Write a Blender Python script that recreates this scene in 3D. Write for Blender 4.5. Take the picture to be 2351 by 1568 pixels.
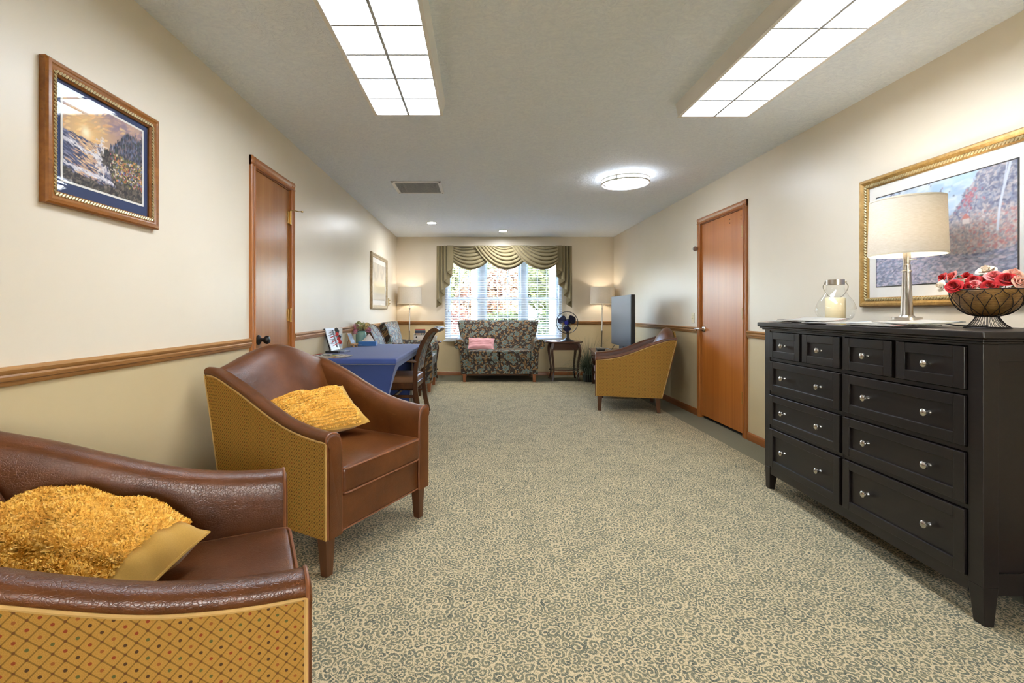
import bpy, bmesh, math, random
import numpy as np
from mathutils import Vector, Matrix, Euler
for o in list(bpy.data.objects):
    bpy.data.objects.remove(o)
scene = bpy.context.scene
COL = scene.collection
PI = math.pi
rnd = random.Random(11)

def lin(r, g, b):
    f = lambda c: c / 12.92 if c <= 0.04045 else ((c + 0.055) / 1.055) ** 2.4
    return (f(r / 255), f(g / 255), f(b / 255), 1.0)

# ------------------------------------------------------------------ camera
ROOM_H = 2.44
XL, XR, YB, YF = -1.454, 2.371, 8.29, -2.4      # left, right, window wall, wall behind the camera
cam_data = bpy.data.cameras.new('camera')
cam = bpy.data.objects.new('camera', cam_data)
COL.objects.link(cam)
cam.location = (0, 0, 1.128)
cam.rotation_euler = (PI / 2, 0, 0)
cam_data.sensor_fit = 'HORIZONTAL'
cam_data.sensor_width = 36
cam_data.lens = 1080 / 2351 * 36
cam_data.shift_x = 75.5 / 2351
cam_data.shift_y = -69 / 2351
cam_data.clip_start = 0.02
scene.camera = cam

# ------------------------------------------------------------------ view, world, sun
scene.view_settings.view_transform = 'Standard'
scene.view_settings.look = 'None'
scene.view_settings.exposure = 2.05
scene.view_settings.gamma = 1.0
scene.view_settings.use_curve_mapping = False
scene.cycles.use_adaptive_sampling = True
scene.cycles.adaptive_threshold = 0.02
scene.cycles.max_bounces = 9
scene.cycles.diffuse_bounces = 6
scene.cycles.glossy_bounces = 4
scene.cycles.transparent_max_bounces = 24
scene.cycles.transmission_bounces = 8
scene.cycles.sample_clamp_indirect = 8.0
scene.cycles.caustics_reflective = False
scene.cycles.caustics_refractive = False
SKY_STRENGTH = 2.4
FIX_STRENGTH = 5.2
ROUND_STRENGTH = 6.5
SPOT_STRENGTH = 145.0
LAMP_WATTS = 1.4
TABLE_LAMP_WATTS = 2.9
world = bpy.data.worlds.new('World')
scene.world = world
world.use_nodes = True
wn = world.node_tree
sky = wn.nodes.new('ShaderNodeTexSky')
sky.sky_type = 'NISHITA'
sky.sun_disc = False
sky.sun_elevation = math.radians(48)
sky.sun_rotation = math.radians(150)
sky.dust_density = 4.0
wn.links.new(sky.outputs[0], wn.nodes['Background'].inputs[0])
wn.nodes['Background'].inputs[1].default_value = SKY_STRENGTH
sun_data = bpy.data.lights.new('sun', 'SUN')
sun_data.energy = 5.5
sun_data.angle = 0.03
sun_data.color = (1.0, 0.95, 0.86)
sun = bpy.data.objects.new('sun', sun_data)
COL.objects.link(sun)
sun.rotation_euler = (math.radians(46), 0, math.radians(88))   # from the side of the house: lights the gardens only

# ------------------------------------------------------------------ node helpers
class NT:
    def __init__(self, name):
        self.m = bpy.data.materials.new(name)
        self.m.use_nodes = True
        self.t = self.m.node_tree
        self.b = self.t.nodes['Principled BSDF']
        self.out = self.t.nodes['Material Output']
    def n(self, typ, ins=None, **props):
        nd = self.t.nodes.new(typ)
        for k, v in props.items():
            setattr(nd, k, v)
        for k, v in (ins or {}).items():
            self.set(nd.inputs[k], v)
        return nd
    def set(self, sock, v):
        if isinstance(v, bpy.types.NodeSocket):
            self.t.links.new(v, sock)
        else:
            sock.default_value = v
    def math(self, op, a, b=None, c=None, clamp=False):
        nd = self.t.nodes.new('ShaderNodeMath')
        nd.operation = op
        nd.use_clamp = clamp
        self.set(nd.inputs[0], a)
        if b is not None:
            self.set(nd.inputs[1], b)
        if c is not None:
            self.set(nd.inputs[2], c)
        return nd.outputs[0]
    def vmath(self, op, a, b=None):
        nd = self.t.nodes.new('ShaderNodeVectorMath')
        nd.operation = op
        self.set(nd.inputs[0], a)
        if b is not None:
            self.set(nd.inputs[1], b)
        return nd.outputs[1] if op in ('LENGTH', 'DISTANCE', 'DOT_PRODUCT') else nd.outputs[0]
    def step(self, v, a, b):           # smooth 0..1 between a and b
        nd = self.n('ShaderNodeMapRange', {0: v, 1: a, 2: b, 3: 0.0, 4: 1.0})
        nd.interpolation_type = 'SMOOTHSTEP'
        return nd.outputs[0]
    def mix(self, f, a, b, mode='MIX'):
        nd = self.t.nodes.new('ShaderNodeMix')
        nd.data_type = 'RGBA'
        nd.blend_type = mode
        self.set(nd.inputs[0], f)
        self.set(nd.inputs[6], a)
        self.set(nd.inputs[7], b)
        return nd.outputs[2]
    def ramp(self, f, stops, interp='LINEAR'):
        nd = self.t.nodes.new('ShaderNodeValToRGB')
        r = nd.color_ramp
        r.interpolation = interp
        while len(r.elements) < len(stops):
            r.elements.new(0.5)
        for e, (p, c) in zip(r.elements, stops):
            e.position = p
            e.color = c
        self.set(nd.inputs[0], f)
        return nd.outputs[0]
    def coord(self, which='Object'):
        return self.n('ShaderNodeTexCoord').outputs[which]
    def map(self, v, scale=(1, 1, 1), rot=(0, 0, 0), loc=(0, 0, 0)):
        return self.n('ShaderNodeMapping', {'Vector': v, 'Scale': scale, 'Rotation': rot, 'Location': loc}).outputs[0]
    def noise(self, v, scale=5.0, detail=3.0, rough=0.5, out=0):
        return self.n('ShaderNodeTexNoise', {'Vector': v, 'Scale': scale, 'Detail': detail, 'Roughness': rough}).outputs[out]
    def xyz(self, v):
        return self.n('ShaderNodeSeparateXYZ', {0: v}).outputs
    def vec(self, x, y, z=0.0):
        return self.n('ShaderNodeCombineXYZ', {0: x, 1: y, 2: z}).outputs[0]
    def bump(self, h, strength=0.2, dist=0.01):
        self.set(self.b.inputs['Normal'], self.n('ShaderNodeBump', {'Strength': strength, 'Distance': dist, 'Height': h}).outputs[0])
    def base(self, c, rough=0.5, metal=0.0, spec=0.5):
        self.set(self.b.inputs['Base Color'], c)
        self.set(self.b.inputs['Roughness'], rough)
        self.set(self.b.inputs['Metallic'], metal)
        self.set(self.b.inputs['Specular IOR Level'], spec)
        return self.m

def plain(name, c, rough=0.5, metal=0.0, var=0.06, scale=12.0, bump=0.0, bscale=200.0, spec=0.5):
    k = NT(name)
    v = k.coord()
    n = k.noise(v, scale, 4.0)
    dark = tuple(x * (1 - 2 * var) for x in c[:3]) + (1,)
    lite = tuple(min(1, x * (1 + 2 * var)) for x in c[:3]) + (1,)
    if bump:
        k.bump(k.noise(v, bscale, 3.0), bump, 0.004)
    return k.base(k.ramp(n, [(0.25, dark), (0.75, lite)]), rough, metal, spec)

def wood(name, c1, c2, axis=2, rough=0.35, fine=60.0, stretch=0.05, bump=0.08, scale=1.0, spec=0.5):
    k = NT(name)
    s = [1, 1, 1]
    s[axis] = stretch
    v = k.map(k.coord(), tuple(s))
    broad = k.noise(v, 9.0 * scale, 4.0, 0.6)
    grain = k.noise(v, fine * scale, 3.0, 0.6)
    f = k.math('ADD', k.math('MULTIPLY', broad, 0.6), k.math('MULTIPLY', grain, 0.4))
    col = k.ramp(f, [(0.32, c1), (0.5, tuple(0.5 * (a + b) for a, b in zip(c1, c2))), (0.66, c2)])
    pores = k.step(grain, 0.62, 0.72)
    col = k.mix(k.math('MULTIPLY', pores, 0.45), col, tuple(0.35 * x for x in c1[:3]) + (1,))
    k.bump(grain, bump, 0.002)
    return k.base(col, rough, 0.0, spec)

def thin_glass(name, tint=(1, 1, 1, 1), ior=1.45, gloss=0.02):
    k = NT(name)
    f0 = ((ior - 1) / (ior + 1)) ** 2
    fc = k.n('ShaderNodeLayerWeight', {'Blend': 0.5}).outputs['Facing']
    fr = k.math('ADD', f0, k.math('MULTIPLY', 1 - f0, k.math('POWER', fc, 5.0)))
    tr = k.n('ShaderNodeBsdfTransparent', {0: tint}).outputs[0]
    gl = k.n('ShaderNodeBsdfGlossy', {'Color': (1, 1, 1, 1), 'Roughness': gloss}).outputs[0]
    mx = k.n('ShaderNodeMixShader', {0: fr, 1: tr, 2: gl}).outputs[0]
    k.t.links.new(mx, k.out.inputs[0])
    return k.m

def emit(name, c, s):
    k = NT(name)
    k.set(k.b.inputs['Base Color'], (0.8, 0.8, 0.8, 1))
    k.set(k.b.inputs['Emission Color'], c)
    k.set(k.b.inputs['Emission Strength'], s)
    return k.m

# ------------------------------------------------------------------ mesh helpers
class MB:
    def __init__(self):
        self.v, self.f = [], []
    def add(self, verts, faces):
        o = len(self.v)
        self.v += [tuple(p) for p in verts]
        self.f += [tuple(i + o for i in q) for q in faces]
        return self
    def box(self, x0, x1, y0, y1, z0, z1):
        v = [(x, y, z) for x in (x0, x1) for y in (y0, y1) for z in (z0, z1)]
        return self.add(v, [(0, 1, 3, 2), (4, 6, 7, 5), (0, 4, 5, 1), (2, 3, 7, 6), (0, 2, 6, 4), (1, 5, 7, 3)])
    def loft(self, rings, closed=True, cap=True, loop=False):
        n = len(rings[0])
        v = [p for r in rings for p in r]
        f = []
        m = len(rings)
        for i in range(m if loop else m - 1):
            a, b = i * n, ((i + 1) % m) * n
            for j in range(n if closed else n - 1):
                k = (j + 1) % n
                f.append((a + j, a + k, b + k, b + j))
        if cap and closed and not loop:
            f.append(tuple(range(n - 1, -1, -1)))
            f.append(tuple(range((m - 1) * n, m * n)))
        return self.add(v, f)
    def lathe(self, prof, c=(0, 0, 0), n=24, cap=True):
        rings = [[(c[0] + r * math.cos(2 * PI * j / n), c[1] + r * math.sin(2 * PI * j / n), c[2] + z) for j in range(n)] for r, z in prof]
        return self.loft(rings, True, cap)
    def tube(self, path, r, n=6, closed=False, cap=True):
        P = [Vector(p) for p in path]
        m = len(P)
        rr = r if isinstance(r, (list, tuple)) else [r] * m
        rings = []
        up = None
        for i in range(m):
            if closed:
                t = P[(i + 1) % m] - P[i - 1]
            else:
                t = P[min(i + 1, m - 1)] - P[max(i - 1, 0)]
            t.normalize()
            if up is None:
                up = Vector((0, 0, 1)) if abs(t.z) < 0.9 else Vector((1, 0, 0))
            s = t.cross(up)
            if s.length < 1e-6:
                s = t.cross(Vector((0.3, 0.7, 0.2)))
            s.normalize()
            up = s.cross(t).normalized()
            rings.append([P[i] + (s * math.cos(2 * PI * j / n) + up * math.sin(2 * PI * j / n)) * rr[i] for j in range(n)])
        return self.loft(rings, True, cap, closed)
    def prism(self, poly, fn, a, b):          # poly of 2-D points, fn(u, v, w) -> 3-D, w from a to b
        return self.loft([[fn(u, v, a) for u, v in poly], [fn(u, v, b) for u, v in poly]])
    def grid(self, fn, nu, nv, wrapu=False):
        v = [fn(i / (nu if wrapu else nu - 1), j / (nv - 1)) for j in range(nv) for i in range(nu)]
        f = []
        for j in range(nv - 1):
            for i in range(nu if wrapu else nu - 1):
                k = (i + 1) % nu
                f.append((j * nu + i, j * nu + k, (j + 1) * nu + k, (j + 1) * nu + i))
        return self.add(v, f)
    def rbox(self, cx, cy, cz, sx, sy, sz, r, n=6, crown=0.0):     # half sizes, rounded edges, crowned top and bottom
        def ax(s):
            inner = [-s + r + (2 * s - 2 * r) * i / n for i in range(n + 1)]
            ends = [-s, -s + 0.3 * r, -s + 0.65 * r]
            return ends + inner + [-e for e in reversed(ends)]
        X, Y, Z = ax(sx), ax(sy), ax(sz)
        idx, vv, ff = {}, [], []
        def pt(i, j, k):
            key = (i, j, k)
            if key in idx:
                return idx[key]
            p = Vector((X[i], Y[j], Z[k]))
            q = Vector((max(-sx + r, min(sx - r, p.x)), max(-sy + r, min(sy - r, p.y)), max(-sz + r, min(sz - r, p.z))))
            d = p - q
            if d.length > 1e-9:
                p = q + d.normalized() * r
            if crown:
                w = max(0, 1 - (p.x / sx) ** 2) * max(0, 1 - (p.y / sy) ** 2)
                p.z += crown * w * (p.z / sz)
            vv.append((p.x + cx, p.y + cy, p.z + cz))
            idx[key] = len(vv) - 1
            return idx[key]
        nx, ny, nz = len(X) - 1, len(Y) - 1, len(Z) - 1
        for i in range(nx):
            for j in range(ny):
                ff.append((pt(i, j, 0), pt(i, j + 1, 0), pt(i + 1, j + 1, 0), pt(i + 1, j, 0)))
                ff.append((pt(i, j, nz), pt(i + 1, j, nz), pt(i + 1, j + 1, nz), pt(i, j + 1, nz)))
        for i in range(nx):
            for k in range(nz):
                ff.append((pt(i, 0, k), pt(i + 1, 0, k), pt(i + 1, 0, k + 1), pt(i, 0, k + 1)))
                ff.append((pt(i, ny, k), pt(i, ny, k + 1), pt(i + 1, ny, k + 1), pt(i + 1, ny, k)))
        for j in range(ny):
            for k in range(nz):
                ff.append((pt(0, j, k), pt(0, j, k + 1), pt(0, j + 1, k + 1), pt(0, j + 1, k)))
                ff.append((pt(nx, j, k), pt(nx, j + 1, k), pt(nx, j + 1, k + 1), pt(nx, j, k + 1)))
        return self.add(vv, ff)
    def leg(self, x, y, z0, z1, w0, w1, dx=0.0, dy=0.0):            # square leg, w0 at the floor, w1 at the top, foot moved by dx, dy
        r = lambda cx, cy, w, z: [(cx - w / 2, cy - w / 2, z), (cx + w / 2, cy - w / 2, z), (cx + w / 2, cy + w / 2, z), (cx - w / 2, cy + w / 2, z)]
        return self.loft([r(x + dx, y + dy, w0, z0), r(x, y, w1, z1)])
    def xf(self, mat):
        self.v = [tuple(mat @ Vector(p)) for p in self.v]
        return self
    def build(self, name, mat, parent=None, smooth=True, angle=38, bevel=0.0, loc=None, rot=None, seg=2):
        me = bpy.data.meshes.new(name)
        me.from_pydata(self.v, [], self.f)
        bm = bmesh.new()
        bm.from_mesh(me)
        bmesh.ops.recalc_face_normals(bm, faces=bm.faces)
        bm.to_mesh(me)
        bm.free()
        if smooth:
            me.shade_smooth()
            me.set_sharp_from_angle(angle=math.radians(angle))
        me.materials.append(mat)
        o = bpy.data.objects.new(name, me)
        COL.objects.link(o)
        if parent:
            o.parent = parent
        if loc is not None:
            o.location = loc
        if rot is not None:
            o.rotation_euler = rot
        if bevel:
            b = o.modifiers.new('bevel', 'BEVEL')
            b.width = bevel
            b.segments = seg
            b.limit_method = 'ANGLE'
            b.angle_limit = math.radians(40)
        return o

def tag(o, label, cat, group=None, kind=None):
    o['label'] = label
    o['category'] = cat
    if group:
        o['group'] = group
    if kind:
        o['kind'] = kind
    return o

def thing(name, label, cat, loc=(0, 0, 0), rz=0.0, group=None, kind=None):
    o = bpy.data.objects.new(name, None)
    o.empty_display_size = 0.1
    COL.objects.link(o)
    o.location = loc
    o.rotation_euler = (0, 0, rz)
    return tag(o, label, cat, group, kind)

def dup(root, loc, rz, label, group=None):
    r = root.copy()
    COL.objects.link(r)
    r.location = loc
    r.rotation_euler = (0, 0, rz)
    r['label'] = label
    if group:
        r['group'] = group
    for ch in list(root.children):
        c = ch.copy()
        COL.objects.link(c)
        c.parent = r
        for g in ch.children:
            d = g.copy()
            COL.objects.link(d)
            d.parent = c
    return r

def share(o, name, parent, loc=None, rot=None, scale=None):       # another object on the same mesh
    c = bpy.data.objects.new(name, o.data)
    COL.objects.link(c)
    c.parent = parent
    c.location = loc if loc is not None else o.location
    c.rotation_euler = rot if rot is not None else o.rotation_euler
    if scale is not None:
        c.scale = scale
    for m in o.modifiers:
        k = c.modifiers.new(m.name, m.type)
        if m.type == 'BEVEL':
            k.width, k.segments, k.limit_method, k.angle_limit = m.width, m.segments, m.limit_method, m.angle_limit
    return c

def interp(pts, x):
    for (a, b), (c, d) in zip(pts, pts[1:]):
        if x <= c:
            t = (x - a) / (c - a)
            return b + (d - b) * t
    return pts[-1][1]

def smooth_curve(pts, n):                # Catmull-Rom through points of any dimension
    P = [np.array(p, float) for p in pts]
    P = [2 * P[0] - P[1]] + P + [2 * P[-1] - P[-2]]
    out = []
    segs = len(P) - 3
    for i in range(n):
        s = i / (n - 1) * segs
        k = min(int(s), segs - 1)
        t = s - k
        a, b, c, d = P[k:k + 4]
        out.append(tuple(0.5 * ((2 * b) + (-a + c) * t + (2 * a - 5 * b + 4 * c - d) * t * t + (-a + 3 * b - 3 * c + d) * t ** 3)))
    return out

def np_noise(u, v, scale, seed, octaves=4):
    tot = np.zeros_like(u)
    amp, norm = 1.0, 0.0
    for o in range(octaves):
        rg = np.random.RandomState(seed + o)
        G = rg.rand(64, 64)
        x, y = (u * scale) % 64, (v * scale) % 64
        xi, yi = np.floor(x).astype(int) % 64, np.floor(y).astype(int) % 64
        fx, fy = x - np.floor(x), y - np.floor(y)
        fx, fy = fx * fx * (3 - 2 * fx), fy * fy * (3 - 2 * fy)
        x1, y1 = (xi + 1) % 64, (yi + 1) % 64
        tot += amp * ((G[xi, yi] * (1 - fx) + G[x1, yi] * fx) * (1 - fy) + (G[xi, y1] * (1 - fx) + G[x1, y1] * fx) * fy)
        norm += amp
        amp *= 0.5
        scale *= 2
    return tot / norm

def sst(x, a, b):
    t = np.clip((x - a) / (b - a), 0, 1)
    return t * t * (3 - 2 * t)

def blend(img, mask, col):
    c = np.array(col[:3])
    return img * (1 - mask[..., None]) + c * mask[..., None]

def print_mat(name, rough=0.6, spec=0.25):
    k = NT(name)
    a = k.n('ShaderNodeAttribute', attribute_name='ink')
    return k.base(a.outputs[0], rough, 0.0, spec)

def printed(name, img, fn, mat, parent):     # flat print: a fine grid whose vertices carry the ink, img[v, u] linear rgb, fn(u, v) -> point
    nv, nu = img.shape[:2]
    mb = MB().grid(fn, nu, nv)
    me = bpy.data.meshes.new(name)
    me.from_pydata(mb.v, [], mb.f)
    at = me.color_attributes.new('ink', 'FLOAT_COLOR', 'POINT')
    buf = np.ones((nv * nu, 4), np.float32)
    buf[:, :3] = img.reshape(-1, 3)
    at.data.foreach_set('color', buf.ravel())
    me.materials.append(mat)
    o = bpy.data.objects.new(name, me)
    COL.objects.link(o)
    o.parent = parent
    return o
# ------------------------------------------------------------------ materials
def wall_paint():
    k = NT('wall_paint')
    v = k.coord()
    n = k.noise(v, 1.6, 4.0)
    c = k.ramp(n, [(0.3, lin(223, 212, 193)), (0.7, lin(228, 217, 199))])
    low = k.ramp(n, [(0.3, lin(200, 180, 140)), (0.7, lin(206, 187, 148))])          # darker tan tone below the chair rail
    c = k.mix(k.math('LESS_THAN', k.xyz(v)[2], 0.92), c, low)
    k.bump(k.noise(v, 90.0, 4.0), 0.05, 0.003)
    return k.base(c, 0.36, 0.0, 0.5)

def ceiling_paint():
    k = NT('ceiling_paint')
    v = k.coord()
    w = k.noise(v, 9.0, 2.0, 0.5, 1)
    vv = k.vmath('ADD', k.map(v, (1.0, 1.5, 1)), k.vmath('MULTIPLY', w, (0.25, 0.25, 0.25)))
    n = k.noise(vv, 34.0, 5.0, 0.65)
    c = k.ramp(n, [(0.35, lin(230, 237, 247)), (0.65, lin(241, 247, 254))])
    k.bump(n, 0.75, 0.012)
    return k.base(c, 0.8, 0.0, 0.2)

def carpet_mat():
    k = NT('scroll_carpet')
    v = k.coord()
    warp = k.vmath('SUBTRACT', k.noise(v, 7.0, 2.0, 0.5, 1), (0.5, 0.5, 0.5))
    fuzz = k.vmath('SUBTRACT', k.noise(v, 150.0, 2.0, 0.6, 1), (0.5, 0.5, 0.5))
    p = k.vmath('ADD', v, k.vmath('MULTIPLY', warp, (0.05, 0.05, 0)))
    p = k.vmath('ADD', p, k.vmath('MULTIPLY', fuzz, (0.013, 0.013, 0)))
    S = 28.0
    vo = k.n('ShaderNodeTexVoronoi', {'Vector': p, 'Scale': S, 'Randomness': 0.85}, voronoi_dimensions='2D', feature='F1')
    d = k.vmath('SUBTRACT', p, vo.outputs['Position'])
    x, y, _ = k.xyz(d)
    r = k.math('MULTIPLY', k.math('SQRT', k.math('ADD', k.math('MULTIPLY', x, x), k.math('MULTIPLY', y, y))), S)
    ang = k.math('ARCTAN2', y, x)
    rc = k.n('ShaderNodeSeparateColor', {0: vo.outputs['Color']}).outputs
    sgn = k.math('SUBTRACT', k.math('MULTIPLY', k.math('GREATER_THAN', rc[0], 0.5), 2.0), 1.0)
    ph = k.math('MULTIPLY', rc[1], 6.28)
    s = k.math('SINE', k.math('ADD', k.math('ADD', k.math('MULTIPLY', r, 15.0), k.math('MULTIPLY', ang, sgn)), ph))
    spiral = k.step(s, 0.15, 0.6)
    ed = k.n('ShaderNodeTexVoronoi', {'Vector': p, 'Scale': S, 'Randomness': 0.85}, voronoi_dimensions='2D', feature='DISTANCE_TO_EDGE').outputs['Distance']
    vine = k.math('SUBTRACT', 1.0, k.step(ed, 0.02, 0.07))
    vine = k.math('MULTIPLY', vine, k.step(k.noise(v, 6.0, 2.0), 0.40, 0.52))
    m = k.math('MAXIMUM', k.math('MULTIPLY', spiral, k.math('ADD', 0.65, k.math('MULTIPLY', k.step(k.noise(p, 22.0, 2.0), 0.33, 0.48), 0.35))), vine)
    speck = k.noise(v, 260.0, 2.0, 0.7)
    patch = k.noise(v, 30.0, 3.0, 0.6)
    ground = k.ramp(k.math('ADD', k.math('MULTIPLY', patch, 0.5), k.math('MULTIPLY', speck, 0.5)),
                    [(0.36, lin(66, 70, 62)), (0.46, lin(104, 106, 92)), (0.56, lin(128, 122, 98)), (0.66, lin(146, 136, 106))])
    beige = k.ramp(speck, [(0.3, lin(172, 154, 118)), (0.6, lin(214, 194, 156))])
    tuft = k.noise(k.map(v, (1.0, 0.55, 1.0)), 230.0, 3.0, 0.7)
    m = k.step(k.math('ADD', k.math('MULTIPLY', m, 0.24), tuft), 0.565, 0.665)
    col = k.mix(m, ground, beige)
    k.bump(k.math('ADD', k.math('MULTIPLY', speck, 0.7), k.math('MULTIPLY', m, 0.3)), 0.5, 0.006)
    return k.base(col, 0.95, 0.0, 0.1)

def border_mat():
    k = NT('plain_carpet')
    v = k.coord()
    n = k.noise(v, 240.0, 2.0, 0.7)
    c = k.ramp(n, [(0.3, lin(108, 103, 84)), (0.7, lin(134, 128, 106))])
    k.bump(n, 0.4, 0.005)
    return k.base(c, 0.95, 0.0, 0.1)

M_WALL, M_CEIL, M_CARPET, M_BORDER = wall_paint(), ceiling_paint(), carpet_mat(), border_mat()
M_OAK_X = wood('oak_trim_x', lin(122, 78, 38), lin(188, 140, 84), 0, 0.35, 120, 0.03)
M_OAK_Y = wood('oak_trim_y', lin(122, 78, 38), lin(188, 140, 84), 1, 0.35, 120, 0.03)
M_CASE = wood('oak_casing', lin(140, 78, 30), lin(182, 116, 58), 2, 0.3, 110, 0.03)
M_CASE_Y = wood('oak_casing_head', lin(140, 78, 30), lin(182, 116, 58), 1, 0.3, 110, 0.03)
M_BASE_X = wood('baseboard_oak_x', lin(110, 58, 20), lin(160, 96, 44), 0, 0.35, 110, 0.03)
M_BASE_Y = wood('baseboard_oak_y', lin(110, 58, 20), lin(160, 96, 44), 1, 0.35, 110, 0.03)
M_DOOR_R = wood('oak_veneer', lin(166, 92, 34), lin(196, 122, 56), 2, 0.3, 50, 0.02, 0.05)
M_DOOR_L = wood('oak_veneer_brown', lin(140, 86, 40), lin(172, 116, 64), 2, 0.27, 70, 0.02, 0.12)
M_BRASS = plain('brass', lin(190, 160, 100), 0.28, 1.0)
M_CHROME = plain('brushed_nickel', lin(196, 190, 182), 0.28, 1.0, 0.03)
M_BLACK_METAL = plain('oil_rubbed_black', lin(38, 34, 32), 0.35, 0.6)
M_GUN = plain('grey_latch_metal', lin(150, 144, 136), 0.4, 0.8)
M_WHITE = plain('white_enamel', lin(232, 230, 226), 0.4, 0.0, 0.01)
M_DIV = plain('grey_divider', lin(176, 176, 178), 0.5, 0.0, 0.01)
M_WINWHITE = plain('white_vinyl', lin(206, 209, 213), 0.4, 0.0, 0.01)
M_SLAT = plain('white_slat', lin(214, 216, 219), 0.35, 0.0, 0.01)
M_DARK = plain('dark_gap', lin(38, 36, 34), 0.9)
M_GLASS = thin_glass('window_glass', (0.97, 0.985, 0.98, 1))
M_PICGLASS = thin_glass('picture_glass', (1, 1, 1, 1), 1.5, 0.01)
M_LENS = emit('lit_lens', (0.86, 0.95, 1.06, 1), FIX_STRENGTH)
M_ROUNDLENS = emit('lit_round_lens', (0.88, 0.95, 1.05, 1), ROUND_STRENGTH)
M_SPOT = emit('lit_downlight', (0.94, 0.97, 1.0, 1), SPOT_STRENGTH)
M_BLACK = plain('black_plastic', lin(24, 24, 26), 0.35, 0.0, 0.03)
M_CREAM = plain('cream_plastic', lin(226, 214, 180), 0.4, 0.0, 0.02)

# ------------------------------------------------------------------ room shell
def struct(o, label, cat):
    return tag(o, label, cat, None, 'structure')

BX, BY = 2.095, 7.62                                     # the plain carpet border starts here
floor = struct(MB().box(XL, BX, YF, BY, -0.06, 0.0).build('floor', M_CARPET, smooth=False), 'beige and grey-green scroll patterned carpet covering the room', 'carpet')
bb = MB()
bb.box(BX, XR + 0.3, YF, BY, -0.06, 0.0)
bb.box(XL, XR + 0.3, BY, YB, -0.06, 0.0)
bb.build('border_strip', M_BORDER, floor, smooth=False)
struct(MB().box(XL - 0.1, XR + 0.1, YF - 0.1, YB + 0.1, ROOM_H, ROOM_H + 0.1).build('ceiling', M_CEIL, smooth=False), 'white textured plaster ceiling', 'ceiling')

D1 = (3.03, 3.62, 2.065)      # left door opening: y0, y1, top
D2 = (4.205, 5.03, 2.065)     # right door opening
T = 0.12
w = MB()
w.box(XL - T, XL, YF, D1[0], 0, ROOM_H)
w.box(XL - T, XL, D1[1], YB, 0, ROOM_H)
w.box(XL - T, XL, D1[0], D1[1], D1[2], ROOM_H)
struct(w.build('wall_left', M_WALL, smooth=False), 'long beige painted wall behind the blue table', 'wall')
w = MB()
w.box(XR, XR + T, YF, D2[0], 0, ROOM_H)
w.box(XR, XR + T, D2[1], YB, 0, ROOM_H)
w.box(XR, XR + T, D2[0], D2[1], D2[2], ROOM_H)
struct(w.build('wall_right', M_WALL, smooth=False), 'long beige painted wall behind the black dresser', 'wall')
WX0, WX1, WZ0, WZ1 = -0.60, 1.46, 0.63, 2.22
w = MB()
w.box(XL, WX0, YB, YB + T, 0, ROOM_H)
w.box(WX1, XR, YB, YB + T, 0, ROOM_H)
w.box(WX0, WX1, YB, YB + T, 0, WZ0)
w.box(WX0, WX1, YB, YB + T, WZ1, ROOM_H)
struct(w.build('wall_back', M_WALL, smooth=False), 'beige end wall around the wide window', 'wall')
FX0, FX1, FZ0, FZ1 = 0.9, 1.7, 1.0, 2.1
w = MB()
w.box(XL, FX0, YF - T, YF, 0, ROOM_H)
w.box(FX1, XR, YF - T, YF, 0, ROOM_H)
w.box(FX0, FX1, YF - T, YF, 0, FZ0)
w.box(FX0, FX1, YF - T, YF, FZ1, ROOM_H)
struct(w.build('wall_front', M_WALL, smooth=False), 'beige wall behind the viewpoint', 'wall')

# chair rail: moulded profile (out from the wall, height)
RAIL = [(0, 0), (0.010, 0.0), (0.014, 0.006), (0.014, 0.014), (0.020, 0.018), (0.022, 0.030), (0.018, 0.036), (0.022, 0.041), (0.024, 0.050), (0.016, 0.056), (0.012, 0.060), (0, 0.060)]
SKIRT = [(0, 0), (0.013, 0.0), (0.013, 0.052), (0.010, 0.058), (0.007, 0.066), (0.004, 0.070), (0, 0.070)]
RZ = 0.898
def run_y(prof, x, sgn, y0, y1, z):
    return MB().prism(prof, lambda u, v, w: (x + sgn * u, w, z + v), y0, y1)
def run_x(prof, y, x0, x1, z):
    return MB().prism(prof, lambda u, v, w: (w, y - u, z + v), x0, x1)
CW = 0.062                                                # casing width
struct(run_y(RAIL, XL, 1, YF, D1[0] - CW, RZ).build('trim_1', M_OAK_Y), 'oak chair rail on the left wall, the stretch before the closed door', 'chair rail')
struct(run_y(RAIL, XL, 1, D1[1] + CW, YB, RZ).build('trim_2', M_OAK_Y), 'oak chair rail on the left wall, the stretch behind the blue table', 'chair rail')
struct(run_y(RAIL, XR, -1, YF, D2[0] - CW, RZ).build('trim_3', M_OAK_Y), 'oak chair rail on the right wall between the door and the dresser', 'chair rail')
struct(run_y(RAIL, XR, -1, D2[1] + CW, YB, RZ).build('trim_4', M_OAK_Y), 'oak chair rail on the right wall behind the television', 'chair rail')
struct(run_x(RAIL, YB, XL + 0.024, WX0 - 0.02, RZ).build('trim_5', M_OAK_X), 'oak chair rail on the end wall left of the window', 'chair rail')
struct(run_x(RAIL, YB, WX1 + 0.02, XR - 0.024, RZ).build('trim_6', M_OAK_X), 'oak chair rail on the end wall right of the window', 'chair rail')
b = run_y(SKIRT, XL, 1, YF, D1[0] - CW, 0)
b.prism(SKIRT, lambda u, v, w: (XL + u, w, v), D1[1] + CW, YB)
struct(b.build('baseboard_left', M_BASE_Y), 'oak baseboard along the left wall', 'baseboard')
b = run_y(SKIRT, XR, -1, YF, D2[0] - CW, 0)
b.prism(SKIRT, lambda u, v, w: (XR - u, w, v), D2[1] + CW, YB)
struct(b.build('baseboard_right', M_BASE_Y), 'oak baseboard along the right wall', 'baseboard')
struct(run_x(SKIRT, YB, XL + 0.013, XR - 0.013, 0).build('baseboard_back', M_BASE_X), 'oak baseboard below the window', 'baseboard')

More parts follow.
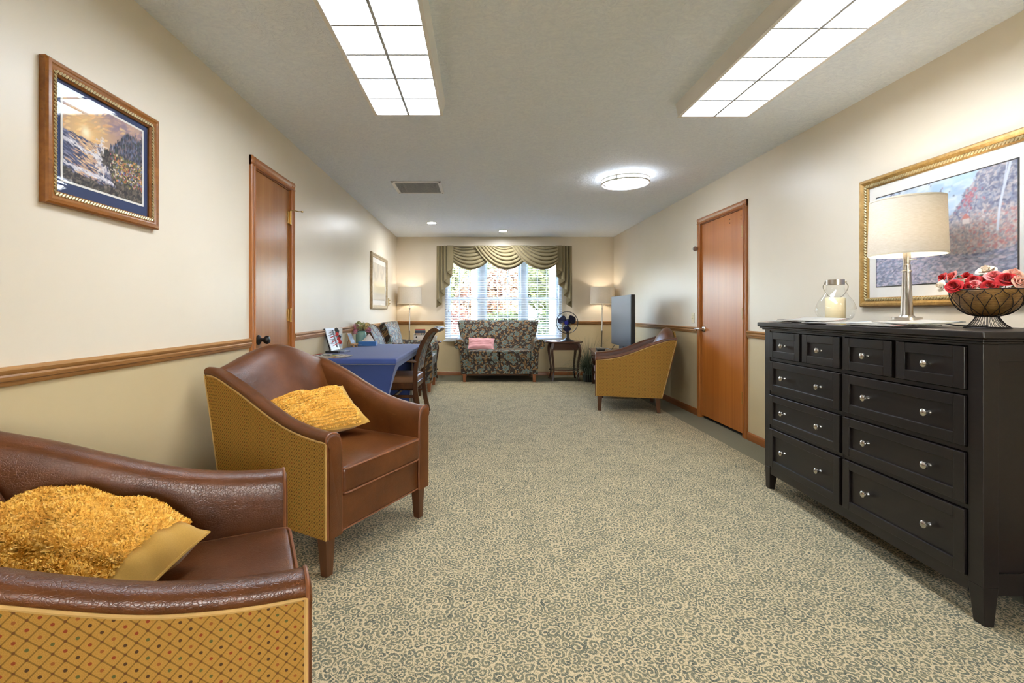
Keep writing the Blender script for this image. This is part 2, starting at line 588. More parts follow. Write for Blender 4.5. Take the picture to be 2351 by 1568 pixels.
# ------------------------------------------------------------------ doors
CASE = [(0, 0), (0.012, 0), (0.018, 0.006), (0.018, 0.016), (0.012, 0.020), (0.014, 0.034), (0.018, 0.040), (0.018, 0.056), (0.012, 0.062), (0, 0.062)]
def make_door(n, x, sgn, dims, slab_mat, label):           # sgn: direction into the room
    y0, y1, top = dims
    d = struct(thing('door_%d' % n, label, 'door'), label, 'door')
    jam = MB()
    jam.box(min(x, x - sgn * T), max(x, x - sgn * T), y0, y0 + 0.012, 0, top)
    jam.box(min(x, x - sgn * T), max(x, x - sgn * T), y1 - 0.012, y1, 0, top)
    jam.box(min(x, x - sgn * T), max(x, x - sgn * T), y0, y1, top - 0.012, top)
    jam.build('jamb', M_CASE, d, smooth=False)
    a, b_ = x - sgn * 0.004, x - sgn * 0.042
    MB().box(min(a, b_), max(a, b_), y0 + 0.015, y1 - 0.015, 0.028, top - 0.015).build('door_slab', slab_mat, d, smooth=False, bevel=0.002)
    a, b_ = x - sgn * 0.025, x - sgn * 0.35
    MB().box(min(a, b_), max(a, b_), y0 + 0.013, y1 - 0.013, -0.01, 0.012).build('gap_light_stop', M_DARK, d, smooth=False)  # dark strip added in the gap under the slab to stop leaking light
    a, b_ = x - sgn * (T + 0.002), x - sgn * (T + 0.04)
    MB().box(min(a, b_), max(a, b_), y0 - 0.1, y1 + 0.1, -0.02, top + 0.1).build('closing_board', M_DARK, d, smooth=False)  # unseen board added behind the opening to keep sky light out
    zt = top + CW
    f = lambda u, v, w: (x + sgn * u, y0 - v + 0.006, w)
    MB().prism(CASE, f, 0, zt - 0.006).build('casing', M_CASE, d)
    f = lambda u, v, w: (x + sgn * u, y1 + v - 0.006, w)
    MB().prism(CASE, f, 0, zt - 0.006).build('casing', M_CASE, d)
    f = lambda u, v, w: (x + sgn * (u + 0.001), w, top + v - 0.006)
    MB().prism(CASE, f, y0 - CW + 0.006, y1 + CW - 0.006).build('casing', M_CASE_Y, d)
    return d
door1 = make_door(1, XL, 1, D1, M_DOOR_L, 'narrow oak door with black knob on the left wall')
door2 = make_door(2, XR, -1, D2, M_DOOR_R, 'orange-brown oak door with lever handle on the right wall')
def hinge(d, x, sgn, y, z, leaf_y):
    h = MB()
    h.lathe([(0.0, -0.048), (0.007, -0.047), (0.007, 0.047), (0.0, 0.048)], (x + sgn * 0.009, y, z), 10)
    h.lathe([(0.009, -0.052), (0.009, -0.044)], (x + sgn * 0.009, y, z), 10)
    h.lathe([(0.009, 0.044), (0.009, 0.052)], (x + sgn * 0.009, y, z), 10)
    h.box(min(x - sgn * 0.006, x + sgn * 0.004), max(x - sgn * 0.006, x + sgn * 0.004), min(y, y + leaf_y), max(y, y + leaf_y), z - 0.045, z + 0.045)
    return h.build('hinge', M_BRASS, d)
for z in (1.845, 1.10, 0.30):
    hinge(door1, XL, 1, D1[1] - 0.013, z, -0.03)
for z in (1.847, 1.108, 0.352):
    hinge(door2, XR, -1, D2[0] + 0.013, z, 0.022)
# left door: black knob, brass stop on the top hinge
k = MB()
prof = [(0.0, 0.0), (0.033, 0.0), (0.033, 0.006), (0.024, 0.012), (0.013, 0.018), (0.012, 0.034), (0.020, 0.042), (0.027, 0.052), (0.028, 0.062), (0.022, 0.072), (0.012, 0.075), (0.0, 0.075)]
k.lathe(prof, (0, 0, 0), 24).xf(Matrix.Translation((XL - 0.004, D1[0] + 0.075, 0.94)) @ Matrix.Rotation(PI / 2, 4, 'Y'))
k.build('door_knob', M_BLACK_METAL, door1)
k = MB()
k.tube([(XL + 0.012, D1[1] - 0.02, 1.90), (XL + 0.035, D1[1] + 0.0, 1.903), (XL + 0.06, D1[1] + 0.02, 1.90), (XL + 0.075, D1[1] + 0.03, 1.902)], [0.004, 0.004, 0.004, 0.004], 8)
k.lathe([(0, -0.008), (0.009, -0.005), (0.009, 0.005), (0, 0.008)], (XL + 0.08, D1[1] + 0.034, 1.902), 10)
k.build('hinge_stop', M_BRASS, door1)
# right door: lever with rosette, flip latch, screw holes
k = MB()
k.lathe([(0, 0), (0.033, 0), (0.033, 0.006), (0.026, 0.016), (0.013, 0.02), (0.012, 0.05), (0.0, 0.052)], (0, 0, 0), 24).xf(Matrix.Translation((XR + 0.003, D2[1] - 0.065, 0.944)) @ Matrix.Rotation(-PI / 2, 4, 'Y'))
k.tube([(XR - 0.045, D2[1] - 0.072, 0.944), (XR - 0.05, D2[1] - 0.04, 0.945), (XR - 0.055, D2[1] + 0.0, 0.946), (XR - 0.05, D2[1] + 0.04, 0.942)], [0.011, 0.010, 0.009, 0.007], 10)
k.build('lever_handle', M_CHROME, door2)
k = MB()
k.box(XR - 0.022, XR + 0.004, D2[1] - 0.085, D2[1] - 0.035, 1.80, 1.85)
k.tube([(XR - 0.02, D2[1] - 0.045, 1.838), (XR - 0.045, D2[1] - 0.02, 1.842), (XR - 0.05, D2[1] + 0.0, 1.825), (XR - 0.045, D2[1] + 0.025, 1.808)], 0.009, 8)
k.lathe([(0, -0.012), (0.024, -0.011), (0.026, 0.0), (0.024, 0.011), (0, 0.012)], (0, 0, 0), 16).xf(Matrix.Translation((XR - 0.042, D2[1] + 0.04, 1.803)) @ Matrix.Rotation(PI / 2, 4, 'X'))
k.build('flip_latch', M_GUN, door2, bevel=0.002)
for y in (D2[0] + 0.06, D2[0] + 0.25):
    for z in (1.965, 2.0):
        MB().lathe([(0, 0), (0.006, 0), (0.006, 0.0025), (0, 0.0025)], n=8).xf(Matrix.Translation((XR + 0.0045, y, z)) @ Matrix.Rotation(-PI / 2, 4, 'Y')).build('screw_hole', M_DARK, door2)

# ------------------------------------------------------------------ window
win = struct(thing('window_1', 'wide white three part window with small panes behind blinds', 'window'), 'wide white three part window with small panes behind blinds', 'window')
GY = YB + 0.085
fr = MB()
fr.box(WX0, WX0 + 0.05, YB + 0.02, YB + 0.12, WZ0, WZ1)
fr.box(WX1 - 0.05, WX1, YB + 0.02, YB + 0.12, WZ0, WZ1)
fr.box(WX0, WX1, YB + 0.02, YB + 0.12, WZ1 - 0.05, WZ1)
fr.box(WX0, WX1, YB + 0.02, YB + 0.12, WZ0, WZ0 + 0.05)
fr.build('window_frame', M_WINWHITE, win, smooth=False, bevel=0.003)
MULL = [(0.005, 0.105), (0.735, 0.835)]
for a, b_ in MULL:
    MB().box(a, b_, YB + 0.02, YB + 0.13, WZ0 + 0.05, WZ1 - 0.05).build('mullion', M_WINWHITE, win, smooth=False, bevel=0.003)
BAYS = [(WX0 + 0.05, 0.005), (0.105, 0.735), (0.835, WX1 - 0.05)]
ZM = 1.355
for x0, x1 in BAYS:
    for z0, z1, yo in ((WZ0 + 0.05, ZM + 0.02, 0.0), (ZM - 0.02, WZ1 - 0.05, 0.02)):
        s = MB()
        y0, y1 = GY - 0.02 + yo, GY + 0.0 + yo
        s.box(x0, x0 + 0.04, y0, y1, z0, z1)
        s.box(x1 - 0.04, x1, y0, y1, z0, z1)
        s.box(x0 + 0.04, x1 - 0.04, y0, y1, z0, z0 + 0.045)
        s.box(x0 + 0.04, x1 - 0.04, y0, y1, z1 - 0.04, z1)
        so = s.build('sash', M_WINWHITE, win, smooth=False)
        nx = 3
        mu = MB()
        for i in range(1, nx):
            xc = x0 + 0.04 + (x1 - x0 - 0.08) * i / nx
            mu.box(xc - 0.008, xc + 0.008, GY - 0.012 + yo, GY - 0.006 + yo, z0 + 0.045, z1 - 0.04)
        zc = (z0 + z1) / 2
        mu.box(x0 + 0.04, x1 - 0.04, GY - 0.012 + yo, GY - 0.006 + yo, zc - 0.008, zc + 0.008)
        mu.build('muntin', M_WINWHITE, so, smooth=False)
        MB().add([(x0 + 0.04, GY - 0.003 + yo, z0 + 0.045), (x1 - 0.04, GY - 0.003 + yo, z0 + 0.045), (x1 - 0.04, GY - 0.003 + yo, z1 - 0.04), (x0 + 0.04, GY - 0.003 + yo, z1 - 0.04)], [(0, 1, 2, 3)]).build('pane', M_GLASS, so, smooth=False)
MB().box(WX0 - 0.025, WX1 + 0.025, YB - 0.06, YB + 0.03, WZ0 - 0.03, WZ0).build('window_sill', M_WINWHITE, win, smooth=False, bevel=0.006)

fill_win = struct(thing('fill_window', 'unseen white window added behind the viewpoint for daylight fill', 'window'), 'unseen white window added behind the viewpoint for daylight fill', 'window')  # window added out of view to let in more daylight
fr = MB()
fr.box(FX0, FX0 + 0.05, YF - 0.1, YF - 0.01, FZ0, FZ1); fr.box(FX1 - 0.05, FX1, YF - 0.1, YF - 0.01, FZ0, FZ1)
fr.box(FX0, FX1, YF - 0.1, YF - 0.01, FZ1 - 0.05, FZ1); fr.box(FX0, FX1, YF - 0.1, YF + 0.03, FZ0 - 0.02, FZ0 + 0.03)
for x in (FX0 + 0.4,):
    fr.box(x - 0.03, x + 0.03, YF - 0.1, YF - 0.01, FZ0, FZ1)
fr.build('window_frame', M_WINWHITE, fill_win, smooth=False)
MB().add([(FX0, YF - 0.06, FZ0), (FX1, YF - 0.06, FZ0), (FX1, YF - 0.06, FZ1), (FX0, YF - 0.06, FZ1)], [(0, 1, 2, 3)]).build('pane', M_GLASS, fill_win, smooth=False)

# blind: one real slat after another
bl = thing('window_blind', 'white horizontal slat blind lowered over the whole window', 'blind')
BLX0, BLX1, BLY = WX0 + 0.004, WX1 - 0.004, YB - 0.022
MB().box(BLX0, BLX1, BLY - 0.028, BLY + 0.028, 2.15, 2.20).build('headrail', M_SLAT, bl, smooth=False)
MB().box(BLX0, BLX1, BLY - 0.025, BLY + 0.025, 0.634, 0.652).build('bottom_rail', M_SLAT, bl, smooth=False, bevel=0.003)
sl = MB()
ring = lambda x: [(x, -0.025, 0.0), (x, -0.012, 0.0025), (x, 0.0, 0.0035), (x, 0.012, 0.0025), (x, 0.025, 0.0), (x, 0.012, 0.0), (x, 0.0, 0.001), (x, -0.012, 0.0)]
sl.loft([ring(BLX0), ring(BLX1)])
z = 0.675
first = None
while z < 2.15:
    tilt = math.radians(9 + rnd.uniform(-1.2, 1.2) + (16 if z < 0.93 else 0))
    if first is None:
        first = sl.build('slat', M_SLAT, bl, loc=(0, BLY, z), rot=(tilt, 0, 0))
    else:
        share(first, 'slat', bl, (0, BLY, z), (tilt, 0, 0))
    z += 0.0425
for x in (-0.50, 0.02, 0.09, 0.42, 0.75, 0.82, 1.36):
    c = MB()
    c.box(x - 0.0015, x + 0.0015, BLY - 0.028, BLY - 0.026, 0.65, 2.15)
    c.box(x - 0.0015, x + 0.0015, BLY + 0.026, BLY + 0.028, 0.65, 2.15)
    c.build('ladder_cord', M_SLAT, bl, smooth=False)
TAS = plain('tassel_wood', lin(120, 92, 60), 0.5)
for x, z in ((-0.588, 1.145), (-0.54, 1.12), (0.335, 1.10), (0.455, 1.16), (0.46, 1.105), (1.40, 1.075)):
    c = MB().lathe([(0.0, 0), (0.008, 0.002), (0.006, 0.02), (0.003, 0.028), (0.0, 0.03)], (x, BLY - 0.04, z), 8)
    c.box(x - 0.001, x + 0.001, BLY - 0.041, BLY - 0.039, z + 0.028, 2.16)
    c.build('cord_tassel', TAS, bl)

# ------------------------------------------------------------------ valance
def cloth(name, c, var=0.05):
    k = NT(name)
    v = k.coord()
    n = k.noise(v, 500.0, 2.0)
    f = k.noise(v, 3.0, 3.0)
    col = k.ramp(k.math('ADD', k.math('MULTIPLY', n, 0.5), k.math('MULTIPLY', f, 0.5)), [(0.35, tuple(x * (1 - 2 * var) for x in c[:3]) + (1,)), (0.65, tuple(x * (1 + 2 * var) for x in c[:3]) + (1,))])
    k.bump(n, 0.15, 0.001)
    k.set(k.b.inputs['Sheen Weight'], 0.15)
    return k.base(col, 0.75, 0.0, 0.25)
M_OLIVE = cloth('olive_satin', lin(134, 122, 92))
va = thing('valance', 'olive green swag valance with three swags and pleated side tails over the window', 'valance')
VY = YB - 0.115
v = MB()
v.box(-0.715, 1.59, VY, YB - 0.001, 2.245, 2.268)
v.build('mounting_board', M_OLIVE, va, smooth=False)
def swag(l0, l1, r0, r1, sag0, sag1, yoff):                # ends at fold 0 (top) and fold 1 (hem), (x, z)
    def fn(u, t):
        xl, zl = l0[0] + (l1[0] - l0[0]) * t, l0[1] + (l1[1] - l0[1]) * t
        xr, zr = r0[0] + (r1[0] - r0[0]) * t, r0[1] + (r1[1] - r0[1]) * t
        sag = sag0 + (sag1 - sag0) * t
        q = 4 * u * (1 - u)
        x = xl + (xr - xl) * u
        fold = 6.5 * t + 0.35 * math.sin(3 * t + 2 * u)
        rel = abs(math.sin(PI * fold)) ** 0.7
        z = zl + (zr - zl) * u - sag * q ** 0.92 - 0.010 * rel * q
        y = yoff - 0.018 - 0.040 * rel * (0.35 + 0.65 * q ** 0.6) - 0.035 * math.sin(PI * t * 0.8)
        return (x, VY + y, z)
    return MB().grid(fn, 40, 90)
for args in ((( -0.455, 2.255), (-0.46, 1.985), (-0.02, 2.255), (0.16, 2.00), 0.03, 0.142, 0.0),
             ((0.27, 2.262), (-0.085, 2.262), (0.56, 2.255), (0.775, 1.99), 0.03, 0.255, -0.028),
             ((0.88, 2.262), (0.545, 2.262), (1.345, 2.255), (1.36, 1.965), 0.03, 0.240, -0.056)):
    o = swag(*args).build('swag', M_OLIVE, va, angle=180)
    s = o.modifiers.new('thickness', 'SOLIDIFY')
    s.thickness = 0.003
ZX = lambda px: (1000 + px * 0.1361 - 1100) * 8.17 / 1080     # drawing units of the tails to metres
ZZ = lambda py: 1.128 + (715 - (550 + py * 0.1361)) * 8.17 / 1080
LAY = [([(198, 108), (305, 108), (305, 488), (198, 545)], 0),
       ([(198, 545), (285, 508), (281, 622)], 1),
       ([(140, 108), (296, 108), (283, 622), (145, 702)], 2),
       ([(145, 702), (241, 648), (242, 768)], 3),
       ([(85, 108), (250, 108), (242, 768), (85, 868)], 4),
       ([(85, 868), (160, 822), (155, 935)], 5),
       ([(34, 108), (170, 108), (155, 935), (25, 1024)], 6),
       ([(25, 1024), (110, 962), (106, 1090)], 7),
       ([(30, 108), (116, 108), (106, 1090), (25, 1140)], 8)]
for side in (0, 1):
    t = MB()
    for n_, (poly, d) in enumerate(LAY):
        base = VY - 0.085 + 0.0095 * d
        fx = (lambda x: ZX(x)) if side == 0 else (lambda x: 0.8735 - ZX(x))
        if len(poly) == 4:                                     # a pleat: rounded nose outside, diving back under the pleat in front
            (xa, zt_), (xb_, _), (xr, zr), (xl, zl) = poly
            cover = min(p[0] for p in LAY[n_ - 2][0]) if n_ else 400
            cols = [0, 0.02, 0.06, 0.2, 0.4, 0.6, 0.8, 1.0] if n_ == 0 else None
            if cols is None:
                w = xb_ - xa
                c_ = (cover - xa) / w
                cols = [0, 0.03, 0.08, c_ * 0.5, c_ - 0.10, c_ - 0.05, c_ + 0.02, 1.0]
            front, back = [], []
            for q, f in enumerate(cols):
                xt, xb2 = xa + (xb_ - xa) * f, xl + (xr - xl) * f
                zb = zl + (zr - zl) * f
                dip = [0.014, 0.004, 0.0, 0.003, 0.010, 0.026, 0.048, 0.050][q] if n_ else [0.014, 0.004, 0.0, 0.0, 0.002, 0.004, 0.006, 0.008][q]
                front.append([(fx(xt), base + dip, ZZ(zt_)), (fx(xb2), base + dip, ZZ(zb)), (fx(xb2), base + dip + 0.004, ZZ(zb)), (fx(xt), base + dip + 0.004, ZZ(zt_))])
            t.loft(front)
        else:                                                  # the turned hem between two pleats
            xs = [p[0] for p in poly]
            xa, xb_ = min(xs), max(xs)
            rows = []
            for dy in (0.0, 0.004):
                rows.append([(fx(x), base + 0.016 + 0.034 * (x - xa) / (xb_ - xa) + dy, ZZ(y)) for x, y in poly])
            t.loft(rows)
    x0 = -0.715 if side == 0 else 1.586
    t.box(x0, x0 + 0.004, VY - 0.01, YB - 0.001, 1.35, 2.262)
    t.build('side_tail', M_OLIVE, va, smooth=False, bevel=0.0015)

# ------------------------------------------------------------------ ceiling fixtures
def troffer(x0, x1, y0, y1, label):
    z1, z0 = ROOM_H, ROOM_H - 0.081
    t = thing('ceiling_light', label, 'ceiling light', ((x0 + x1) / 2, (y0 + y1) / 2, z1), 0, 'box lights on the ceiling')
    a, l = (x1 - x0) / 2, (y1 - y0) / 2
    h = MB()
    for s in (-1, 1):
        h.loft([[(s * (a + 0.022), -l - 0.01, 0), (s * (a - 0.004), -l - 0.01, 0), (s * (a - 0.004), -l - 0.01, -0.081), (s * (a + 0.004), -l - 0.01, -0.081)],
                [(s * (a + 0.022), l + 0.01, 0), (s * (a - 0.004), l + 0.01, 0), (s * (a - 0.004), l + 0.01, -0.081), (s * (a + 0.004), l + 0.01, -0.081)]])
        h.box(-a - 0.004, a + 0.004, s * l - (0.012 if s > 0 else 0), s * l + (0.012 if s < 0 else 0), -0.081, 0)
    h.build('housing', M_WHITE, t, smooth=False)
    MB().box(-a, a, -l, l, -0.015, -0.004).build('backplate', M_WHITE, t, smooth=False)
    rim = MB()
    for s in (-1, 1):
        rim.box(s * a - 0.010, s * a + 0.010, -l - 0.010, l + 0.010, -0.086, -0.080)
        rim.box(-a, a, s * l - 0.010, s * l + 0.010, -0.086, -0.080)
    rim.build('lens_frame', M_WHITE, t, smooth=False, bevel=0.002)
    n = 6
    cell = 2 * l / n
    for i in range(1, n):
        MB().box(-a + 0.008, a - 0.008, -l + i * cell - 0.006, -l + i * cell + 0.006, -0.084, -0.070).build('divider', M_DIV, t, smooth=False)
    MB().box(-0.007, 0.007, -l + 0.008, l - 0.008, -0.086, -0.070).build('divider', M_DIV, t, smooth=False)
    f = None
    for i in range(n):
        for s in (-1, 1):
            loc = (s * (a / 2 + 0.001), -l + (i + 0.5) * cell, -0.0725)
            if f is None:
                f = MB().rbox(0, 0, 0, a / 2 - 0.006, cell / 2 - 0.004, 0.004, 0.003, 2).build('lens_panel', M_LENS, t, loc=loc)
            else:
                share(f, 'lens_panel', t, loc)
    return t
troffer(-0.645, -0.235, 1.56, 2.945, 'long white box light with twelve glowing panes, the one nearer the left wall')
troffer(1.265, 1.695, 1.58, 2.97, 'long white box light with twelve glowing panes, the one nearer the right wall')

rl = thing('round_ceiling_light', 'round white flush ceiling light with a double ring', 'ceiling light', (1.425, 4.586, ROOM_H))
MB().lathe([(0.0, 0), (0.17, 0), (0.17, -0.035), (0.0, -0.035)], n=48).build('base_pan', M_WHITE, rl)
MB().lathe([(0.195, -0.028), (0.20, -0.04), (0.198, -0.055), (0.18, -0.075), (0.14, -0.092), (0.08, -0.102), (0.0, -0.105)], n=48).build('diffuser', M_ROUNDLENS, rl)
for z in (-0.03, -0.066):
    q = MB()
    q.tube([(0.222 * math.cos(2 * PI * i / 48), 0.222 * math.sin(2 * PI * i / 48), z) for i in range(48)], 0.009, 8, True)
    q.build('ring', M_WHITE, rl)
for a in (0.4, 0.4 + 2 * PI / 3, 0.4 + 4 * PI / 3):
    q = MB().box(0.2, 0.228, -0.006, 0.006, -0.076, -0.02).xf(Matrix.Rotation(a + PI / 2, 4, 'Z'))
    q.build('clip', M_WHITE, rl, smooth=False)
for x, y, lab in ((-0.70, 6.946, 'small round recessed downlight over the floral armchair'), (0.39, 7.66, 'small round recessed downlight just in front of the valance')):
    t = thing('recessed_light', lab, 'recessed light', (x, y, ROOM_H), 0, 'recessed downlights')
    MB().lathe([(0.062, 0.0), (0.080, -0.001), (0.080, -0.006), (0.064, -0.009), (0.062, 0.0)], n=32, cap=False).build('trim_ring', M_WHITE, t)
    MB().lathe([(0.0, -0.004), (0.063, -0.004), (0.063, -0.002), (0.0, -0.002)], n=32).build('lens', M_SPOT, t)

ve = thing('ceiling_vent', 'square white framed return air vent with grey filter in the ceiling', 'vent', (-0.64, 4.975, ROOM_H))
q = MB()
a, b_ = 0.254, 0.235
q.box(-a, a, -b_, -b_ + 0.03, -0.008, 0); q.box(-a, a, b_ - 0.03, b_, -0.008, 0)
q.box(-a, -a + 0.035, -b_, b_, -0.008, 0); q.box(a - 0.035, a, -b_, b_, -0.008, 0)
q.build('vent_frame', M_WHITE, ve, smooth=False, bevel=0.002)
M_FILTER = plain('grey_filter', lin(178, 178, 176), 0.9, 0, 0.1, 60)
MB().box(-a + 0.03, a - 0.03, -b_ + 0.025, b_ - 0.025, -0.002, 0.0).build('filter', M_FILTER, ve, smooth=False)
q = MB()
for i in range(34):
    x = -a + 0.04 + i * (2 * a - 0.08) / 33
    q.box(x - 0.0012, x + 0.0012, -b_ + 0.028, b_ - 0.028, -0.008, -0.002)
o = q.build('filter_pleats', M_FILTER, ve, smooth=False)
o['kind'] = 'stuff'
for sx in (-1, 1):
    for sy in (-1, 1):
        MB().lathe([(0, 0), (0.006, 0), (0.004, -0.003), (0, -0.003)], (sx * (a - 0.018), sy * (b_ - 0.02), -0.008), 10).build('screw', M_GUN, ve)

# ------------------------------------------------------------------ switches
s = thing('light_switch', 'cream slide dimmer switch on the wall beside the lever-handled door', 'light switch', (XR, 5.21, 1.055))
MB().box(-0.006, 0.0, -0.035, 0.035, -0.058, 0.058).build('wall_plate', M_CREAM, s, smooth=False, bevel=0.003)
MB().box(-0.010, -0.006, -0.016, 0.016, -0.034, 0.034).build('slide_track', M_CREAM, s, smooth=False, bevel=0.001)
MB().box(-0.018, -0.010, -0.012, 0.012, -0.006, 0.006).build('slider', M_CREAM, s, smooth=False, bevel=0.001)
s = thing('light_switch', 'small brass toggle switch plate beside the pale framed picture', 'light switch', (XL, 7.55, 1.28))
MB().box(0.0, 0.006, -0.035, 0.035, -0.058, 0.058).build('wall_plate', M_BRASS, s, smooth=False, bevel=0.003)
MB().box(0.006, 0.03, -0.006, 0.006, 0.02, 0.034).build('toggle', M_BRASS, s, smooth=False, bevel=0.001)
MB().box(0.006, 0.03, -0.006, 0.006, -0.034, -0.02).build('toggle', M_BRASS, s, smooth=False, bevel=0.001)
# ------------------------------------------------------------------ upholstery materials
def leather():
    k = NT('brown_leather')
    v = k.coord()
    n = k.noise(v, 6.0, 5.0, 0.6)
    cr = k.n('ShaderNodeTexVoronoi', {'Vector': k.vmath('ADD', v, k.vmath('MULTIPLY', k.noise(v, 30, 2, 0.5, 1), (0.02, 0.02, 0.02))), 'Scale': 150.0}, feature='DISTANCE_TO_EDGE').outputs['Distance']
    col = k.ramp(n, [(0.25, lin(72, 37, 13)), (0.55, lin(94, 51, 20)), (0.8, lin(114, 66, 30))])
    scr = k.step(k.noise(k.map(v, (1, 6, 3), (0.4, 0.3, 0.6)), 16.0, 4.0, 0.7), 0.62, 0.75)
    col = k.mix(k.math('MULTIPLY', scr, 0.25), col, lin(140, 92, 64))
    k.bump(k.math('ADD', k.math('MULTIPLY', k.step(cr, 0.0, 0.12), 0.25), k.math('MULTIPLY', k.noise(v, 14.0, 3.0), 1.0)), 0.22, 0.006)
    r = k.math('ADD', 0.24, k.math('MULTIPLY', n, 0.20))
    return k.base(col, r, 0.0, 0.40)

def diamond_fabric():
    k = NT('yellow_diamond_fabric')
    v = k.coord()
    x, y, z = k.xyz(v)
    P = 0.031
    hx = k.math('ADD', x, k.math('MULTIPLY', y, 0.0))
    a = k.math('DIVIDE', k.math('ADD', hx, z), P)
    b = k.math('DIVIDE', k.math('SUBTRACT', hx, z), P)
    fa = k.math('SUBTRACT', k.math('FRACT', a), 0.5)
    fb = k.math('SUBTRACT', k.math('FRACT', b), 0.5)
    aa, ab = k.math('ABSOLUTE', fa), k.math('ABSOLUTE', fb)
    line = k.math('MAXIMUM', k.step(aa, 0.435, 0.465), k.step(ab, 0.435, 0.465))
    dot = k.math('SUBTRACT', 1.0, k.step(k.math('SQRT', k.math('ADD', k.math('MULTIPLY', fa, fa), k.math('MULTIPLY', fb, fb))), 0.105, 0.15))
    ca, cb = k.math('SUBTRACT', 0.5, aa), k.math('SUBTRACT', 0.5, ab)
    knot = k.math('SUBTRACT', 1.0, k.step(k.math('SQRT', k.math('ADD', k.math('MULTIPLY', ca, ca), k.math('MULTIPLY', cb, cb))), 0.09, 0.13))
    idn = k.n('ShaderNodeTexWhiteNoise', {'Vector': k.vec(k.math('FLOOR', a), k.math('FLOOR', b))}).outputs['Value']
    dc = k.ramp(idn, [(0.0, lin(58, 34, 22)), (0.34, lin(124, 46, 26)), (0.6, lin(72, 80, 40)), (0.8, lin(130, 74, 34))], 'CONSTANT')
    weave = k.noise(v, 900.0, 2.0)
    ground = k.ramp(weave, [(0.3, lin(144, 105, 42)), (0.7, lin(170, 128, 58))])
    col = k.mix(k.math('MULTIPLY', line, 0.8), ground, lin(104, 78, 28))
    col = k.mix(k.math('MULTIPLY', knot, 0.8), col, lin(88, 52, 26))
    col = k.mix(k.math('MULTIPLY', dot, 0.92), col, dc)
    k.bump(weave, 0.15, 0.001)
    return k.base(col, 0.8, 0.0, 0.2)

def floral_fabric(name, lighten=0.0):
    k = NT(name)
    v = k.coord()
    x, y, z = k.xyz(v)
    U = k.math('ADD', y, k.math('MULTIPLY', x, 0.5))
    V = k.math('SUBTRACT', z, k.math('MULTIPLY', x, 0.8))
    p = k.vec(U, V)
    def cells(scale, shift):
        q = k.vmath('ADD', p, (shift, shift * 0.7, 0))
        vo = k.n('ShaderNodeTexVoronoi', {'Vector': q, 'Scale': scale, 'Randomness': 0.7}, voronoi_dimensions='2D')
        d = k.vmath('SUBTRACT', q, vo.outputs['Position'])
        dx, dy, _ = k.xyz(d)
        c = k.n('ShaderNodeSeparateColor', {0: vo.outputs['Color']}).outputs
        return dx, dy, c
    g = k.noise(p, 60.0, 2.0)
    col = k.ramp(g, [(0.3, lin(44, 34, 28)), (0.7, lin(62, 49, 40))])
    # trailing stems
    st = k.math('ABSOLUTE', k.math('SUBTRACT', k.noise(p, 7.0, 1.0), 0.5))
    col = k.mix(k.math('SUBTRACT', 1.0, k.step(st, 0.008, 0.018)), col, lin(120, 92, 58))
    # tan leaves, two sizes
    for sc, sh, L, W, ca, cb in ((13.0, 0.3, 0.028, 0.010, lin(128, 94, 56), lin(158, 122, 80)), (9.0, 1.7, 0.038, 0.013, lin(112, 84, 52), lin(150, 114, 72)), (13.0, 4.1, 0.022, 0.010, lin(88, 100, 96), lin(120, 130, 122))):
        dx, dy, c = cells(sc, sh)
        th = k.math('MULTIPLY', c[0], 6.28)
        ct, s_ = k.math('COSINE', th), k.math('SINE', th)
        a = k.math('ADD', k.math('MULTIPLY', dx, ct), k.math('MULTIPLY', dy, s_))
        b = k.math('SUBTRACT', k.math('MULTIPLY', dy, ct), k.math('MULTIPLY', dx, s_))
        w = k.math('ADD', k.math('ABSOLUTE', k.math('DIVIDE', b, W)), k.math('POWER', k.math('ABSOLUTE', k.math('DIVIDE', a, L)), 2.0))
        m = k.math('SUBTRACT', 1.0, k.step(w, 0.85, 1.0))
        vein = k.step(k.math('ABSOLUTE', k.math('DIVIDE', b, W)), 0.05, 0.2)
        col = k.mix(m, col, k.mix(vein, ca, cb))
    # large blue-green rosettes with ringed petals
    for sc, sh, R in ((5.2, 0.0, 0.055), (8.0, 2.9, 0.026)):
        dx, dy, c = cells(sc, sh)
        r = k.math('SQRT', k.math('ADD', k.math('MULTIPLY', dx, dx), k.math('MULTIPLY', dy, dy)))
        an = k.math('ARCTAN2', dy, dx)
        lobes = k.math('ABSOLUTE', k.math('SINE', k.math('ADD', k.math('MULTIPLY', an, 3.0), k.math('MULTIPLY', c[1], 6.28))))
        RR = k.math('MULTIPLY', k.math('ADD', 0.72, k.math('MULTIPLY', lobes, 0.28)), k.math('MULTIPLY', k.math('ADD', 0.75, k.math('MULTIPLY', c[2], 0.35)), R))
        q = k.math('DIVIDE', r, RR)
        m = k.math('SUBTRACT', 1.0, k.step(q, 0.94, 1.0))
        fl = k.ramp(q, [(0.0, lin(172, 130, 80)), (0.2, lin(150, 106, 62)), (0.27, lin(62, 70, 66)), (0.42, lin(122, 134, 126)), (0.55, lin(80, 92, 88)), (0.66, lin(104, 116, 108)), (0.86, lin(132, 144, 134)), (0.95, lin(70, 80, 76))])
        col = k.mix(m, col, fl)
    if lighten:
        col = k.mix(lighten, col, lin(200, 206, 196))
    k.bump(k.noise(v, 700.0, 2.0), 0.12, 0.001)
    return k.base(col, 0.6, 0.0, 0.35)

